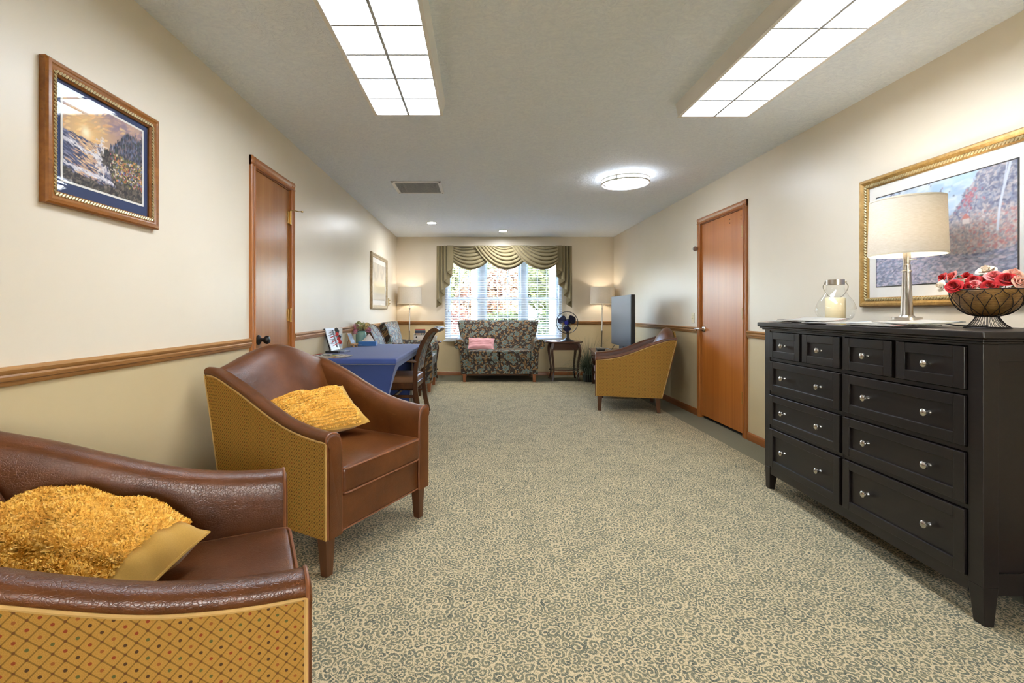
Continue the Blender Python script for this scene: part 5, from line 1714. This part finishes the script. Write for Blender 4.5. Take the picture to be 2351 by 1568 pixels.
# ------------------------------------------------------------------ glass lantern with candle
la = thing('candle_lantern', 'rounded clear glass candle lantern with silver rim and handle on the dresser', 'lantern', (2.12, 2.80, DH))
M_LGLASS = thin_glass('lantern_glass', (0.985, 0.99, 0.98, 1), 1.45, 0.01)
prof = smooth_curve([(0.052, 0.016), (0.080, 0.030), (0.099, 0.062), (0.100, 0.090), (0.086, 0.130), (0.062, 0.168), (0.047, 0.200), (0.043, 0.232)], 26)
MB().lathe(prof, n=40, cap=False).build('glass_bowl', M_LGLASS, la)
MB().lathe([(0.0, 0), (0.048, 0), (0.053, 0.004), (0.053, 0.016), (0.0, 0.018)], n=32).build('foot', M_CHROME, la)
MB().lathe([(0.044, 0.228), (0.046, 0.228), (0.046, 0.258), (0.040, 0.258), (0.040, 0.230), (0.044, 0.228)], n=36, cap=False).build('rim', M_CHROME, la)
q = MB()
q.tube(smooth_curve([(0, -0.047, 0.244), (0.03, -0.060, 0.215), (0.052, -0.035, 0.165), (0.056, 0.0, 0.150), (0.052, 0.035, 0.165), (0.03, 0.060, 0.215), (0, 0.047, 0.244)], 24), 0.0024, 6)
for y in (-0.049, 0.049):
    q.lathe([(0, -0.006), (0.005, -0.004), (0.005, 0.004), (0, 0.006)], (0, y, 0.244), 8)
q.xf(Matrix.Rotation(0.9, 4, 'Z')).build('handle', M_CHROME, la)
M_WAX = plain('cream_wax', lin(236, 218, 176), 0.5, 0, 0.02)
cn = thing('candle', 'thick cream pillar candle inside the glass lantern', 'candle', (2.12, 2.80, DH + 0.0185))
MB().lathe([(0.0, 0), (0.048, 0), (0.050, 0.003), (0.050, 0.130), (0.047, 0.134), (0.040, 0.128), (0.0, 0.122)], n=32).build('wax', M_WAX, cn)
MB().tube([(0, 0, 0.12), (0.001, 0, 0.128), (0.003, 0, 0.134)], 0.0012, 5).build('wick', M_BLACK, cn)

# ------------------------------------------------------------------ wire bowl and roses
bo = thing('wire_bowl', 'black wire footed bowl with a woven brown liner, full of roses, on the dresser', 'bowl', (2.10, 1.944, DH))
M_WIRE = plain('black_wire', lin(40, 32, 30), 0.45, 0.6)
BR = [(0.034, 0.050), (0.062, 0.060), (0.088, 0.082), (0.104, 0.110), (0.112, 0.138), (0.113, 0.160)]
bcur = smooth_curve(BR, 24)
def bp(a, f):
    k_ = f * (len(bcur) - 1)
    i = min(int(k_), len(bcur) - 2)
    r = bcur[i][0] + (bcur[i + 1][0] - bcur[i][0]) * (k_ - i)
    z = bcur[i][1] + (bcur[i + 1][1] - bcur[i][1]) * (k_ - i)
    return (r * math.cos(a), r * math.sin(a), z)
for z, r, rr in ((0.160, 0.113, 0.0024), (0.050, 0.035, 0.0022)):
    MB().tube([(r * math.cos(2 * PI * i / 48), r * math.sin(2 * PI * i / 48), z) for i in range(48)], rr, 6, True).build('rim_wire', M_WIRE, bo)
q = MB()
NW = 14
for i in range(NW):
    for s in (1, -1):
        a0 = 2 * PI * i / NW
        path = []
        for j in range(22):
            f = j / 21
            swing = 0.34 * (1 - f) * 1.9 + 0.22 * math.sin(PI * f) ** 2 * (1 if f > 0.0 else 0)
            end = PI / NW * (1 - ((f - 0.86) / 0.14) ** 2) if f > 0.86 else PI / NW
            loop = 0 if f <= 0.8 else PI / NW * math.sqrt(max(0, 1 - ((1 - f) / 0.2) ** 2)) * 0.98
            path.append(bp(a0 + s * (0.62 * (0.8 - min(f, 0.8)) + 0.0) + s * (loop if f > 0.8 else 0), f * 0.985))
        q.tube(path, 0.0014, 5)
o = q.build('wire_lattice', M_WIRE, bo)
o['kind'] = 'stuff'
q = MB()
for i in range(32):
    a = 2 * PI * i / 32
    q.tube([(r * math.cos(a), r * math.sin(a), z) for r, z in ((0.034, 0.049), (0.040, 0.036), (0.052, 0.018), (0.068, 0.004))], 0.0010, 5)
o = q.build('foot_wires', M_WIRE, bo)
o['kind'] = 'stuff'
MB().tube([(0.069 * math.cos(2 * PI * i / 48), 0.069 * math.sin(2 * PI * i / 48), 0.003) for i in range(48)], 0.0028, 6, True).build('foot_ring', M_WIRE, bo)
def wicker():
    k = NT('woven_liner')
    v = k.coord()
    x, y, z = k.xyz(v)
    w = k.math('SINE', k.math('ADD', k.math('MULTIPLY', z, 1900.0), k.math('MULTIPLY', k.noise(v, 60.0), 6.0)))
    c = k.ramp(k.math('ADD', k.math('MULTIPLY', w, 0.3), k.noise(v, 25.0, 4.0)), [(0.25, lin(78, 48, 18)), (0.5, lin(150, 104, 46)), (0.8, lin(196, 150, 82))])
    k.bump(w, 0.5, 0.002)
    return k.base(c, 0.6)
lin_prof = [(max(0.004, r - 0.005), z + 0.002) for r, z in bcur] + [(max(0.004, r - 0.008), z + 0.003) for r, z in reversed(bcur)]
MB().lathe([(0.0, bcur[0][1] + 0.003)] + lin_prof + [(0.0, bcur[0][1] + 0.006)], n=36, cap=False).build('woven_liner', wicker(), bo)

def petal_mat(name, c, c2):
    k = NT(name)
    v = k.coord()
    n = k.noise(v, 40.0, 3.0)
    k.set(k.b.inputs['Sheen Weight'], 0.2)
    return k.base(k.ramp(n, [(0.3, c), (0.7, c2)]), 0.6, 0.0, 0.2)
PET = {'red': petal_mat('red_petal', lin(170, 14, 20), lin(208, 34, 36)), 'pink': petal_mat('pink_petal', lin(226, 120, 122), lin(240, 160, 156)),
       'white': petal_mat('white_petal', lin(238, 222, 200), lin(246, 238, 224)), 'peach': petal_mat('peach_petal', lin(238, 178, 158), lin(246, 206, 186)),
       'coral': petal_mat('coral_petal', lin(216, 84, 78), lin(234, 122, 110))}
M_ROSELEAF = plain('rose_leaf_green', lin(58, 84, 48), 0.5, 0, 0.15)
PETMESH = {}
def rose(label, loc, face, size, colour):        # face: the way the bloom looks
    t = thing('rose', label, 'flower', loc, 0, 'artificial roses in the wire bowl')
    t.rotation_euler = (Vector(face).to_track_quat('Z', 'Y').to_matrix() @ Matrix.Rotation(rnd.uniform(0, 6), 3, 'Z')).to_euler()
    for ring, (cnt, open_, hgt, rad) in enumerate(((3, 0.02, 0.042, 0.008), (4, 0.22, 0.040, 0.013), (5, 0.50, 0.037, 0.018), (5, 0.90, 0.031, 0.021))):
        for i in range(cnt):
            a = 2 * PI * i / cnt + ring * 0.7
            key = (colour, ring)
            if key not in PETMESH:
                def pf(u, v):
                    w = (u - 0.5) * 2
                    half = 1.25 / (1 + 0.1 * ring) * (0.45 + 0.55 * math.sin(PI * min(1, 0.15 + v * 0.62)))
                    an = w * half
                    r = rad * (0.35 + 0.65 * v ** 0.6) + open_ * hgt * v ** 1.6 * (0.55 + 0.12 * w * w)
                    z = hgt * (v * (1 - 0.30 * open_) - 0.32 * open_ * v ** 3) * (1 - 0.16 * w * w * v)
                    lip = 0.006 * max(0, v - 0.75) / 0.25 * open_
                    return ((r + lip) * math.cos(an), (r + lip) * math.sin(an), z - 0.4 * lip)
                PETMESH[key] = MB().grid(pf, 9, 8).build('petal', PET[colour], t, angle=180)
                p = PETMESH[key]
            else:
                p = share(PETMESH[key], 'petal', t)
            p.rotation_euler = (rnd.uniform(-0.12, 0.12), rnd.uniform(-0.12, 0.12), a)
            p.scale = (size, size, size * rnd.uniform(0.92, 1.06))
            p.location = (0, 0, 0)
    spiral = MB()
    pth = [(0.012 * f * math.cos(11 * f), 0.012 * f * math.sin(11 * f)) for f in np.linspace(0.1, 1, 24)]
    spiral.loft([[(x * 0.75, y * 0.75, 0.004) for x, y in pth], [(x, y, 0.042 - 0.005 * i_ / 24) for i_, (x, y) in enumerate(pth)]], False, False)
    o = spiral.build('rose_heart', PET[colour], t, angle=180)
    o.scale = (size,) * 3
    q = MB().tube([(0, 0, 0.004), (0.002, 0, -0.02), (0.0, 0.0, -0.05)], 0.0018, 5)
    q.lathe([(0.0, -0.006), (0.007, -0.002), (0.011, 0.004), (0.0, 0.005)], n=8)
    q.build('stem', M_ROSELEAF, t).scale = (size,) * 3
    lf = MB().grid(lambda u, v: (0.012 + 0.032 * v, (u - 0.5) * 0.022 * math.sin(PI * (0.1 + 0.88 * v)), -0.012 + 0.012 * v - 0.03 * v * v + 0.004 * abs(u - 0.5)), 5, 7)
    lf.build('leaf', M_ROSELEAF, t, angle=180).scale = (size,) * 3
ROSES = [
         ('full red rose at the left front of the bowl', (1.993, 1.970, 1.230), (-0.81, -0.40, 0.43), 0.72, 'red'),
         ('full red rose, the largest, at the right of the bowl', (2.110, 1.881, 1.249), (-0.53, -0.60, 0.60), 0.80, 'red'),
         ('red rose at the middle front of the bowl', (2.051, 1.890, 1.227), (-0.63, -0.58, 0.51), 0.64, 'red'),
         ('white rose standing highest in the bowl', (2.127, 1.971, 1.292), (-0.49, -0.22, 0.85), 0.78, 'white'),
         ('coral bud at the upper left of the bowl', (2.023, 2.004, 1.276), (-0.79, 0.37, 0.49), 0.58, 'coral'),
         ('dark red rose behind the coral bud', (2.085, 2.012, 1.269), (-0.33, -0.18, 0.92), 0.66, 'red'),
         ('small red rose at the far left edge of the bowl', (2.025, 2.047, 1.273), (-0.85, 0.28, 0.44), 0.56, 'red'),
         ('white rose hanging over the left edge of the bowl', (1.996, 2.023, 1.236), (-0.97, 0.21, 0.08), 0.62, 'white'),
         ('small pink rosebud in the middle front of the bowl', (2.028, 1.924, 1.238), (-0.68, -0.52, 0.51), 0.46, 'pink'),
         ('cream rose behind the pink rosebud', (2.042, 1.975, 1.244), (-0.69, -0.16, 0.70), 0.62, 'white'),
         ('open pink rose beside the white top rose', (2.111, 1.927, 1.265), (-0.52, -0.48, 0.71), 0.76, 'pink'),
         ('peach rose at the back right of the bowl', (2.168, 1.912, 1.271), (-0.14, -0.57, 0.81), 0.78, 'peach'),
         ('peach rose at the right edge of the bowl', (2.126, 1.857, 1.238), (-0.04, -0.91, 0.40), 0.72, 'peach'),
         ('red rose above the pink rosebud', (2.052, 1.952, 1.252), (-0.60, -0.45, 0.66), 0.62, 'red'),
         ('red rose low beside the pink rosebud', (2.015, 1.933, 1.227), (-0.84, -0.49, 0.21), 0.50, 'red'),
         ('coral rose on the far side of the bowl', (2.141, 2.004, 1.253), (-0.01, -0.14, 0.99), 0.66, 'coral'),
         ('pink rose on the far side of the bowl', (2.183, 1.968, 1.263), (0.27, -0.01, 0.96), 0.66, 'pink'),]
for lab, loc, face, sc, c in ROSES:
    rose(lab, loc, face, sc, c)

# ------------------------------------------------------------------ things on the blue table
TT = TZ + 0.0045
M_TEAL = plain('teal_glaze', lin(122, 160, 150), 0.18, 0, 0.03, 6)
vs_ = thing('vase', 'small teal glazed vase holding artificial flowers on the blue table', 'vase', (-1.372, 5.47, TT))
vp = [(0.0, 0), (0.050, 0), (0.058, 0.006), (0.061, 0.03), (0.062, 0.11), (0.060, 0.135), (0.050, 0.148), (0.046, 0.152), (0.046, 0.162), (0.042, 0.162), (0.042, 0.15), (0.0, 0.14)]
MB().lathe(vp, n=32).build('body', M_TEAL, vs_)
HY = {'pink': plain('hydrangea_pink', lin(196, 120, 138), 0.7, 0, 0.15), 'green': plain('hydrangea_green', lin(160, 162, 104), 0.7, 0, 0.12),
      'yellow': plain('hydrangea_yellow', lin(206, 178, 112), 0.7, 0, 0.12)}
def hydrangea(label, loc, r, col, seed, stem_to):
    t = thing('hydrangea', label, 'flower', loc, 0, 'artificial hydrangeas in the teal vase')
    rg = random.Random(seed)
    m = MB()
    for i in range(46):
        d = Vector((rg.gauss(0, 1), rg.gauss(0, 1), rg.gauss(0.25, 1))).normalized()
        c = d * r * rg.uniform(0.75, 1.05)
        a = d.orthogonal().normalized()
        b = d.cross(a)
        th0 = rg.uniform(0, 2)
        for k_ in range(4):
            th = th0 + k_ * PI / 2
            e = a * math.cos(th) + b * math.sin(th)
            f = d.cross(e)
            s = r * 0.34
            m.add([c, c + e * s * 0.6 + f * s * 0.42 + d * 0.003, c + e * s * 1.05 + d * 0.001, c + e * s * 0.6 - f * s * 0.42 + d * 0.003], [(0, 1, 2, 3)])
    o = m.build('florets', HY[col], t, angle=180)
    o['kind'] = 'stuff'
    MB().tube([(0, 0, 0), tuple(0.5 * Vector(stem_to) - 0.5 * Vector(loc) + Vector((0, 0, 0.01))), tuple(Vector(stem_to) - Vector(loc))], 0.002, 5).build('stem', M_ROSELEAF, t)
top_ = (-1.372, 5.47, TT + 0.145)
hydrangea('dusty pink hydrangea at the left of the teal vase', (-1.425, 5.43, TT + 0.205), 0.040, 'pink', 2, top_)
hydrangea('green hydrangea at the top middle of the teal vase', (-1.38, 5.45, TT + 0.225), 0.056, 'green', 3, top_)
hydrangea('yellow hydrangea at the upper right of the teal vase', (-1.315, 5.48, TT + 0.215), 0.044, 'yellow', 4, top_)
hydrangea('small pink hydrangea drooping right of the teal vase', (-1.28, 5.44, TT + 0.175), 0.032, 'pink', 5, top_)
hydrangea('small pink hydrangea drooping left of the teal vase', (-1.42, 5.38, TT + 0.155), 0.032, 'pink', 6, top_)

tx_ = thing('tissue_box', 'flat blue tissue box with a white tissue sticking out on the blue table', 'tissue box', (-1.262, 5.335, TT), 0.04)
M_TBLUE = plain('tissue_box_blue', lin(44, 104, 172), 0.5, 0, 0.05, 8)
M_TPALE = plain('tissue_box_pale', lin(150, 182, 210), 0.5, 0, 0.04)
MB().box(-0.098, 0.098, -0.055, 0.055, 0, 0.050).build('carton', M_TBLUE, tx_, smooth=False, bevel=0.002)
MB().box(-0.096, 0.096, -0.053, 0.053, 0.0495, 0.0515).build('carton_top', M_TPALE, tx_, smooth=False)
m = MB()
for i in range(4):
    m.box(-0.092 + i * 0.011, -0.085 + i * 0.011, -0.0556, -0.0552, 0.008, 0.016)
m.build('small_print', M_TPALE, tx_, smooth=False)
M_TISSUE = plain('white_tissue', lin(226, 220, 218), 0.9, 0, 0.02)
def tf(u, v):
    a = 2 * PI * u
    r = 0.062 * (1 - v) ** 0.9 * (1 + 0.22 * math.sin(3 * a + 2 * v) * (1 - 0.5 * v)) + 0.002
    return (r * math.cos(a) + 0.012 * v, 0.45 * r * math.sin(a), 0.051 + 0.088 * v)
MB().grid(tf, 28, 10, True).build('tissue', M_TISSUE, tx_, angle=180)

# dart set: framed white board leaning on a black base with darts through it, box behind
ds = thing('dart_stand', 'tilted white board in a black frame on a base, holding darts, on the blue table', 'dart stand', (-1.345, 4.46, TT), -0.12)
LEAN = Matrix.Translation((0, -0.02, 0.02)) @ Matrix.Rotation(math.radians(20), 4, 'Y')
M_BOARD = plain('white_board', lin(214, 218, 226), 0.4, 0, 0.02)
LN = Matrix.Translation((-0.02, 0, 0.018)) @ Matrix.Rotation(math.radians(-17), 4, 'Y')
MB().box(-0.075, 0.05, -0.095, 0.075, 0, 0.020).build('base', M_BLACK, ds, smooth=False, bevel=0.002)
MB().box(0.05, 0.095, -0.06, 0.08, 0, 0.016).build('ledge', plain('grey_ledge', lin(112, 118, 140), 0.4), ds, smooth=False, bevel=0.002)
MB().box(-0.012, 0.0, -0.092, 0.092, 0, 0.220).xf(LN).build('black_frame', M_BLACK, ds, smooth=False)
m = MB()
for y0, y1, z0, z1 in ((-0.092, -0.074, 0.004, 0.218), (0.074, 0.092, 0.004, 0.218), (-0.074, 0.074, 0.004, 0.024), (-0.074, 0.074, 0.198, 0.218)):
    m.box(0.0, 0.008, y0, y1, z0, z1)
m.xf(LN).build('white_frame', M_BOARD, ds, smooth=False)
MB().box(-0.001, 0.003, -0.074, 0.074, 0.024, 0.198).xf(LN).build('board', M_BOARD, ds, smooth=False)
m = MB()
for z in (0.066, 0.108, 0.150):
    m.box(0.003, 0.006, -0.074, 0.074, z, z + 0.004)
m.box(0.003, 0.009, 0.052, 0.060, 0.024, 0.198)
m.xf(LN).build('shelf_strip', M_BLACK, ds, smooth=False)
M_DRED, M_DBLK = plain('dart_red', lin(206, 40, 34), 0.4), plain('dart_black', lin(36, 38, 40), 0.4)
def dart(label, y, z, mt):
    t = thing('dart', label, 'dart', ds.location, ds.rotation_euler.z, 'darts on the little stand')
    B = LN @ Matrix.Translation((0.016, y, z)) @ Matrix.Rotation(math.radians(-78), 4, 'X') @ Matrix.Rotation(math.radians(18), 4, 'Y')
    MB().lathe([(0, -0.06), (0.0012, -0.055), (0.0012, -0.03), (0.0, -0.029)], n=6).xf(B).build('point', M_GUN, t)
    MB().lathe([(0.0, -0.03), (0.0035, -0.026), (0.004, 0.01), (0.0022, 0.02), (0.002, 0.05), (0.0, 0.05)], n=8).xf(B).build('barrel', mt if mt is M_DRED else M_GUN, t)
    for a in (0, PI / 2):
        P = [(0, 0.045), (0.017, 0.062), (0.019, 0.082), (0.006, 0.096), (-0.006, 0.096), (-0.019, 0.082), (-0.017, 0.062)]
        MB().prism(P, lambda u, v, w: (u * math.cos(a) - w * math.sin(a), u * math.sin(a) + w * math.cos(a), v), -0.0008, 0.0008).xf(B).build('flight', mt, t, smooth=False)
dart('black dart, uppermost on the little stand', 0.0, 0.178, M_DBLK)
dart('black dart just under the uppermost one', 0.012, 0.158, M_DBLK)
dart('red dart, highest of the three red ones', -0.012, 0.132, M_DRED)
dart('black dart between two red darts', 0.02, 0.104, M_DBLK)
dart('red dart in the middle of the stand', -0.005, 0.086, M_DRED)
dart('red dart, lowest on the little stand', 0.005, 0.052, M_DRED)
bxm = plain('cream_carton', lin(206, 202, 190), 0.6, 0, 0.04)
px_ = thing('puzzle_box', 'upright cream carton with a red-brown 300 label behind the darts', 'box', (-1.428, 4.74, TT), PI / 2)
MB().box(-0.105, 0.105, -0.02, 0.02, 0, 0.215).build('carton', bxm, px_, smooth=False, bevel=0.002)
MB().box(-0.1, -0.035, -0.0215, -0.0195, 0.165, 0.213).build('corner_label', plain('red_brown_label', lin(150, 66, 34), 0.6), px_, smooth=False)
MB().box(-0.02, 0.095, -0.0215, -0.0195, 0.03, 0.16).build('picture_panel', plain('carton_picture', lin(170, 176, 176), 0.6, 0, 0.3, 40), px_, smooth=False)
MB().box(-0.1, -0.045, -0.0215, -0.0195, 0.13, 0.155).build('picture_panel', plain('carton_strip', lin(90, 84, 80), 0.6, 0, 0.3, 60), px_, smooth=False)
def text(s, size, mat, parent, loc, rot):
    cu = bpy.data.curves.new('lettering', 'FONT')
    cu.body = s
    cu.size = size
    cu.extrude = 0.0003
    cu.align_x, cu.align_y = 'CENTER', 'CENTER'
    tmp = bpy.data.objects.new('lettering', cu)
    COL.objects.link(tmp)
    bpy.context.view_layer.update()
    me = bpy.data.meshes.new_from_object(tmp.evaluated_get(bpy.context.evaluated_depsgraph_get()))
    bpy.data.objects.remove(tmp)
    me.name = 'lettering'
    me.materials.clear()
    me.materials.append(mat)
    o = bpy.data.objects.new('lettering', me)
    COL.objects.link(o)
    o.parent, o.location, o.rotation_euler = parent, loc, rot
    return o
text('300', 0.036, M_WHITE, px_, (-0.0675, -0.0222, 0.189), (PI / 2, 0, 0))
pf_ = thing('photo_easel', 'small dark photo leaning on a light wooden easel beside the teal vase', 'photo stand', (-1.385, 5.17, TT), 1.35)
M_EASEL = wood('easel_wood', lin(160, 112, 66), lin(204, 160, 110), 2, 0.5, 60, 0.1)
E = Matrix.Translation((0, 0, 0.058)) @ Matrix.Rotation(math.radians(24), 4, 'X')
MB().box(-0.05, 0.05, -0.004, 0.004, 0, 0.13).xf(Matrix.Translation((0, 0.0, 0.03)) @ Matrix.Rotation(math.radians(-24), 4, 'X')).build('photo_frame', M_EASEL, pf_, smooth=False)
MB().box(-0.044, 0.044, -0.0055, -0.0035, 0.006, 0.124).xf(Matrix.Translation((0, 0.0, 0.03)) @ Matrix.Rotation(math.radians(-24), 4, 'X')).build('photo', plain('dark_photo', lin(72, 76, 82), 0.3, 0, 0.3, 30), pf_, smooth=False)
MB().box(-0.052, 0.052, -0.035, 0.01, 0.022, 0.034).build('ledge', M_EASEL, pf_, smooth=False, bevel=0.001)
for s in (-1, 1):
    MB().leg(s * 0.035, -0.015, 0.0, 0.024, 0.016, 0.014, 0, -0.012).build('foot', M_EASEL, pf_, smooth=False)
MB().tube([(0, 0.045, 0.115), (0, 0.075, 0.002)], 0.004, 6).build('prop', M_EASEL, pf_)

# ------------------------------------------------------------------ magazine boxes on the far left end table
M_FILE = plain('white_file_box', lin(218, 208, 196), 0.6, 0, 0.02)
ET = 0.638
mf = thing('magazine_file', 'white open magazine box with round finger hole on the far left end table', 'file box', (-0.975, 7.74, ET), 0.12)
side = [(-0.10, 0), (0.10, 0), (0.10, 0.075), (-0.02, 0.125), (-0.10, 0.125)]
for x in (-0.10, 0.096):
    MB().prism([(-0.06, 0), (0.06, 0), (0.06, 0.12), (-0.06, 0.12)], lambda u, v, w: (x + w, u, v), 0, 0.004).build('side', M_FILE, mf, smooth=False)
q = MB()
q.box(-0.10, 0.10, 0.056, 0.06, 0, 0.13); q.box(-0.10, 0.10, -0.06, -0.056, 0, 0.10); q.box(-0.10, 0.10, -0.06, 0.06, 0, 0.004)
q.build('tray', M_FILE, mf, smooth=False)
MB().lathe([(0, 0), (0.014, 0), (0.014, 0.001), (0, 0.001)], (0, 0, 0), 20).xf(Matrix.Translation((-0.055, -0.0602, 0.07)) @ Matrix.Rotation(PI / 2, 4, 'X')).build('finger_hole', M_DARK, mf)
for i, (y, lean, sd) in enumerate(((0.035, -0.25, 81), (0.018, -0.12, 84), (0.0, 0.0, 88), (-0.02, 0.08, 93))):
    magazine(['red magazine at the back of the white file box', 'magazine second from the back of the white file box', 'dark magazine in the middle of the white file box', 'magazine at the front of the white file box'][i],
             (-0.975 + 0.004 * i, 7.74 + y, ET + 0.105 - 0.012 * i), 0.12, sd, 0.17, 0.19, 0.005, 0.0, PI / 2 + lean, 0, 'magazines in the white file box')
for i in range(3):
    magazine(['white paperback lying at the bottom of the small stack by the file box', 'white paperback in the middle of the small stack by the file box', 'white paperback on top of the small stack by the file box'][i],
             (-0.775, 7.72 + 0.008 * i, ET + 0.0005 + 0.030 * i), 0.1 - 0.06 * i, 100 + i, 0.15, 0.21, 0.028, 0, 0, 0, 'paperbacks by the file box', 'book', 'book')
# ------------------------------------------------------------------ garden seen through the blind
M_LAWN = plain('lawn', lin(88, 98, 64), 0.9, 0, 0.12, 3.0)
M_LAWN2 = plain('drive', lin(160, 158, 150), 0.9, 0, 0.03)
o = MB().box(-30, 30, YB + T, 60, -0.35, -0.25).box(-30, 30, -40, YF - T, -0.35, -0.25).build('lawn', M_LAWN, smooth=False)
tag(o, 'pale sunlit lawn outside the window', 'lawn', None, 'structure')
o = MB().box(-30, 30, 15.5, 18.5, -0.25, -0.24).build('drive', M_LAWN2, smooth=False)
tag(o, 'light paved drive crossing the lawn outside', 'drive', None, 'structure')
M_BARK = plain('bark', lin(112, 98, 86), 0.9, 0, 0.15)
def leafmat(name, a, b):
    k = NT(name)
    v = k.coord()
    c = k.ramp(k.noise(v, 2.5, 3.0), [(0.3, a), (0.7, b)])
    df = k.n('ShaderNodeBsdfDiffuse', {0: c}).outputs[0]
    tr = k.n('ShaderNodeBsdfTranslucent', {0: c}).outputs[0]
    k.t.links.new(k.n('ShaderNodeMixShader', {0: 0.45, 1: df, 2: tr}).outputs[0], k.out.inputs[0])
    return k.m
def plant(name, label, cat, loc, blobs, leaf, mat, count, trunk, seed):
    t = thing(name, label, cat, loc, 0, 'garden plants outside the window')
    rg = random.Random(seed)
    m = MB()
    for i in range(count):
        (cx, cy, cz), (rx, ry, rz) = blobs[rg.randrange(len(blobs))]
        d = Vector((rg.gauss(0, 1), rg.gauss(0, 1), rg.gauss(0, 1))).normalized() * rg.uniform(0.35, 1.0) ** 0.5
        c = Vector((cx + d.x * rx, cy + d.y * ry, cz + d.z * rz))
        n = (d + Vector((rg.gauss(0, 0.6), rg.gauss(0, 0.6), rg.gauss(0, 0.6)))).normalized()
        a = n.orthogonal().normalized()
        b = n.cross(a)
        th = rg.uniform(0, 6.28)
        e, f = a * math.cos(th) + b * math.sin(th), b * math.cos(th) - a * math.sin(th)
        s = leaf * rg.uniform(0.7, 1.3)
        m.add([c - e * s, c + f * s * 0.45, c + e * s, c - f * s * 0.45], [(0, 1, 2, 3)])
    o = m.build('foliage', mat, t, smooth=False)
    o['kind'] = 'stuff'
    if trunk:
        q = MB()
        for pth, r in trunk:
            q.tube(pth, r, 8)
        q.build('trunk', M_BARK, t)
    return t
GR = leafmat('leaf_green', lin(34, 46, 30), lin(62, 72, 50))
PALE = leafmat('leaf_pale', lin(62, 70, 48), lin(92, 96, 70))
RED = leafmat('leaf_red', lin(84, 52, 50), lin(112, 84, 72))
ROSY = leafmat('leaf_rosy', lin(96, 66, 60), lin(116, 100, 82))
plant('shrub', 'green shrub below the middle of the window outside', 'shrub', (0.45, 11.3, -0.25), [((0, 0, 0.7), (0.75, 0.5, 0.7)), ((0.35, 0.1, 0.95), (0.45, 0.4, 0.5))], 0.05, GR, 4200, None, 1)
plant('small_tree', 'small red-leaved tree behind the middle of the window', 'tree', (0.35, 13.0, -0.25), [((0, 0, 1.9), (1.0, 0.8, 0.65)), ((-0.5, 0, 1.6), (0.6, 0.6, 0.6)), ((0.4, 0, 2.2), (0.6, 0.5, 0.45))], 0.065, ROSY, 5200, [([(0, 0, 0), (0.05, 0, 0.8), (0, 0, 1.7)], [0.05, 0.04, 0.02])], 2)
plant('shrub', 'dark green shrub at the right of the window outside', 'shrub', (1.75, 11.6, -0.25), [((0, 0, 0.75), (0.5, 0.45, 0.75)), ((0.15, 0, 1.1), (0.35, 0.3, 0.4))], 0.05, GR, 3000, None, 3)
plant('shrub', 'rosy flowering shrub at the left of the window outside', 'shrub', (-0.55, 11.8, -0.25), [((0, 0, 0.8), (0.4, 0.4, 0.75))], 0.05, RED, 1800, None, 4)
plant('tree', 'green tree filling the upper left of the window', 'tree', (-2.1, 18.0, -0.25), [((0, 0, 2.9), (1.3, 1.2, 1.2)), ((0.8, 0, 2.4), (0.8, 0.8, 0.8)), ((-0.8, 0.2, 2.6), (0.9, 0.8, 0.9))], 0.11, PALE, 6500, [([(0, 0, 0), (0.1, 0, 1.2), (0, 0, 2.6)], [0.14, 0.11, 0.05])], 5)
plant('tree', 'thin pale tree at the upper right of the window', 'tree', (3.0, 20.0, -0.25), [((0, 0, 3.4), (1.5, 1.3, 1.3)), ((0.5, 0, 2.6), (1.2, 1.0, 0.8))], 0.11, PALE, 4500, [([(0, 0, 0), (0.1, 0, 1.6), (0.1, 0, 3.6)], [0.15, 0.11, 0.04]), ([(0.1, 0, 1.6), (0.7, 0, 2.6), (1.1, 0, 3.6)], [0.07, 0.05, 0.02])], 6)
plant('tree', 'wide green tree in the distance behind the garden', 'tree', (0.6, 30.0, -0.25), [((0, 0, 3.2), (3.5, 2, 1.8)), ((-5, 0, 2.8), (3, 2, 1.6)), ((5, 0, 3.0), (3.5, 2, 1.8))], 0.20, PALE, 9000, [([(0, 0, 0), (0, 0, 3)], [0.2, 0.1])], 7)
pc = thing('porch_post', 'white square porch post outside at the right of the window', 'post', (1.62, 10.4, -0.25), 0, 'white porch posts')
MB().box(-0.07, 0.07, -0.07, 0.07, 0.08, 2.75).build('shaft', M_WINWHITE, pc, smooth=False)
MB().box(-0.1, 0.1, -0.1, 0.1, 0.0, 0.12).build('plinth', M_WINWHITE, pc, smooth=False, bevel=0.01)
MB().box(-0.1, 0.1, -0.1, 0.1, 2.75, 2.85).build('capital', M_WINWHITE, pc, smooth=False, bevel=0.01)
dup(pc, (-0.10, 10.4, -0.25), 0, 'white square porch post outside at the left third of the window')
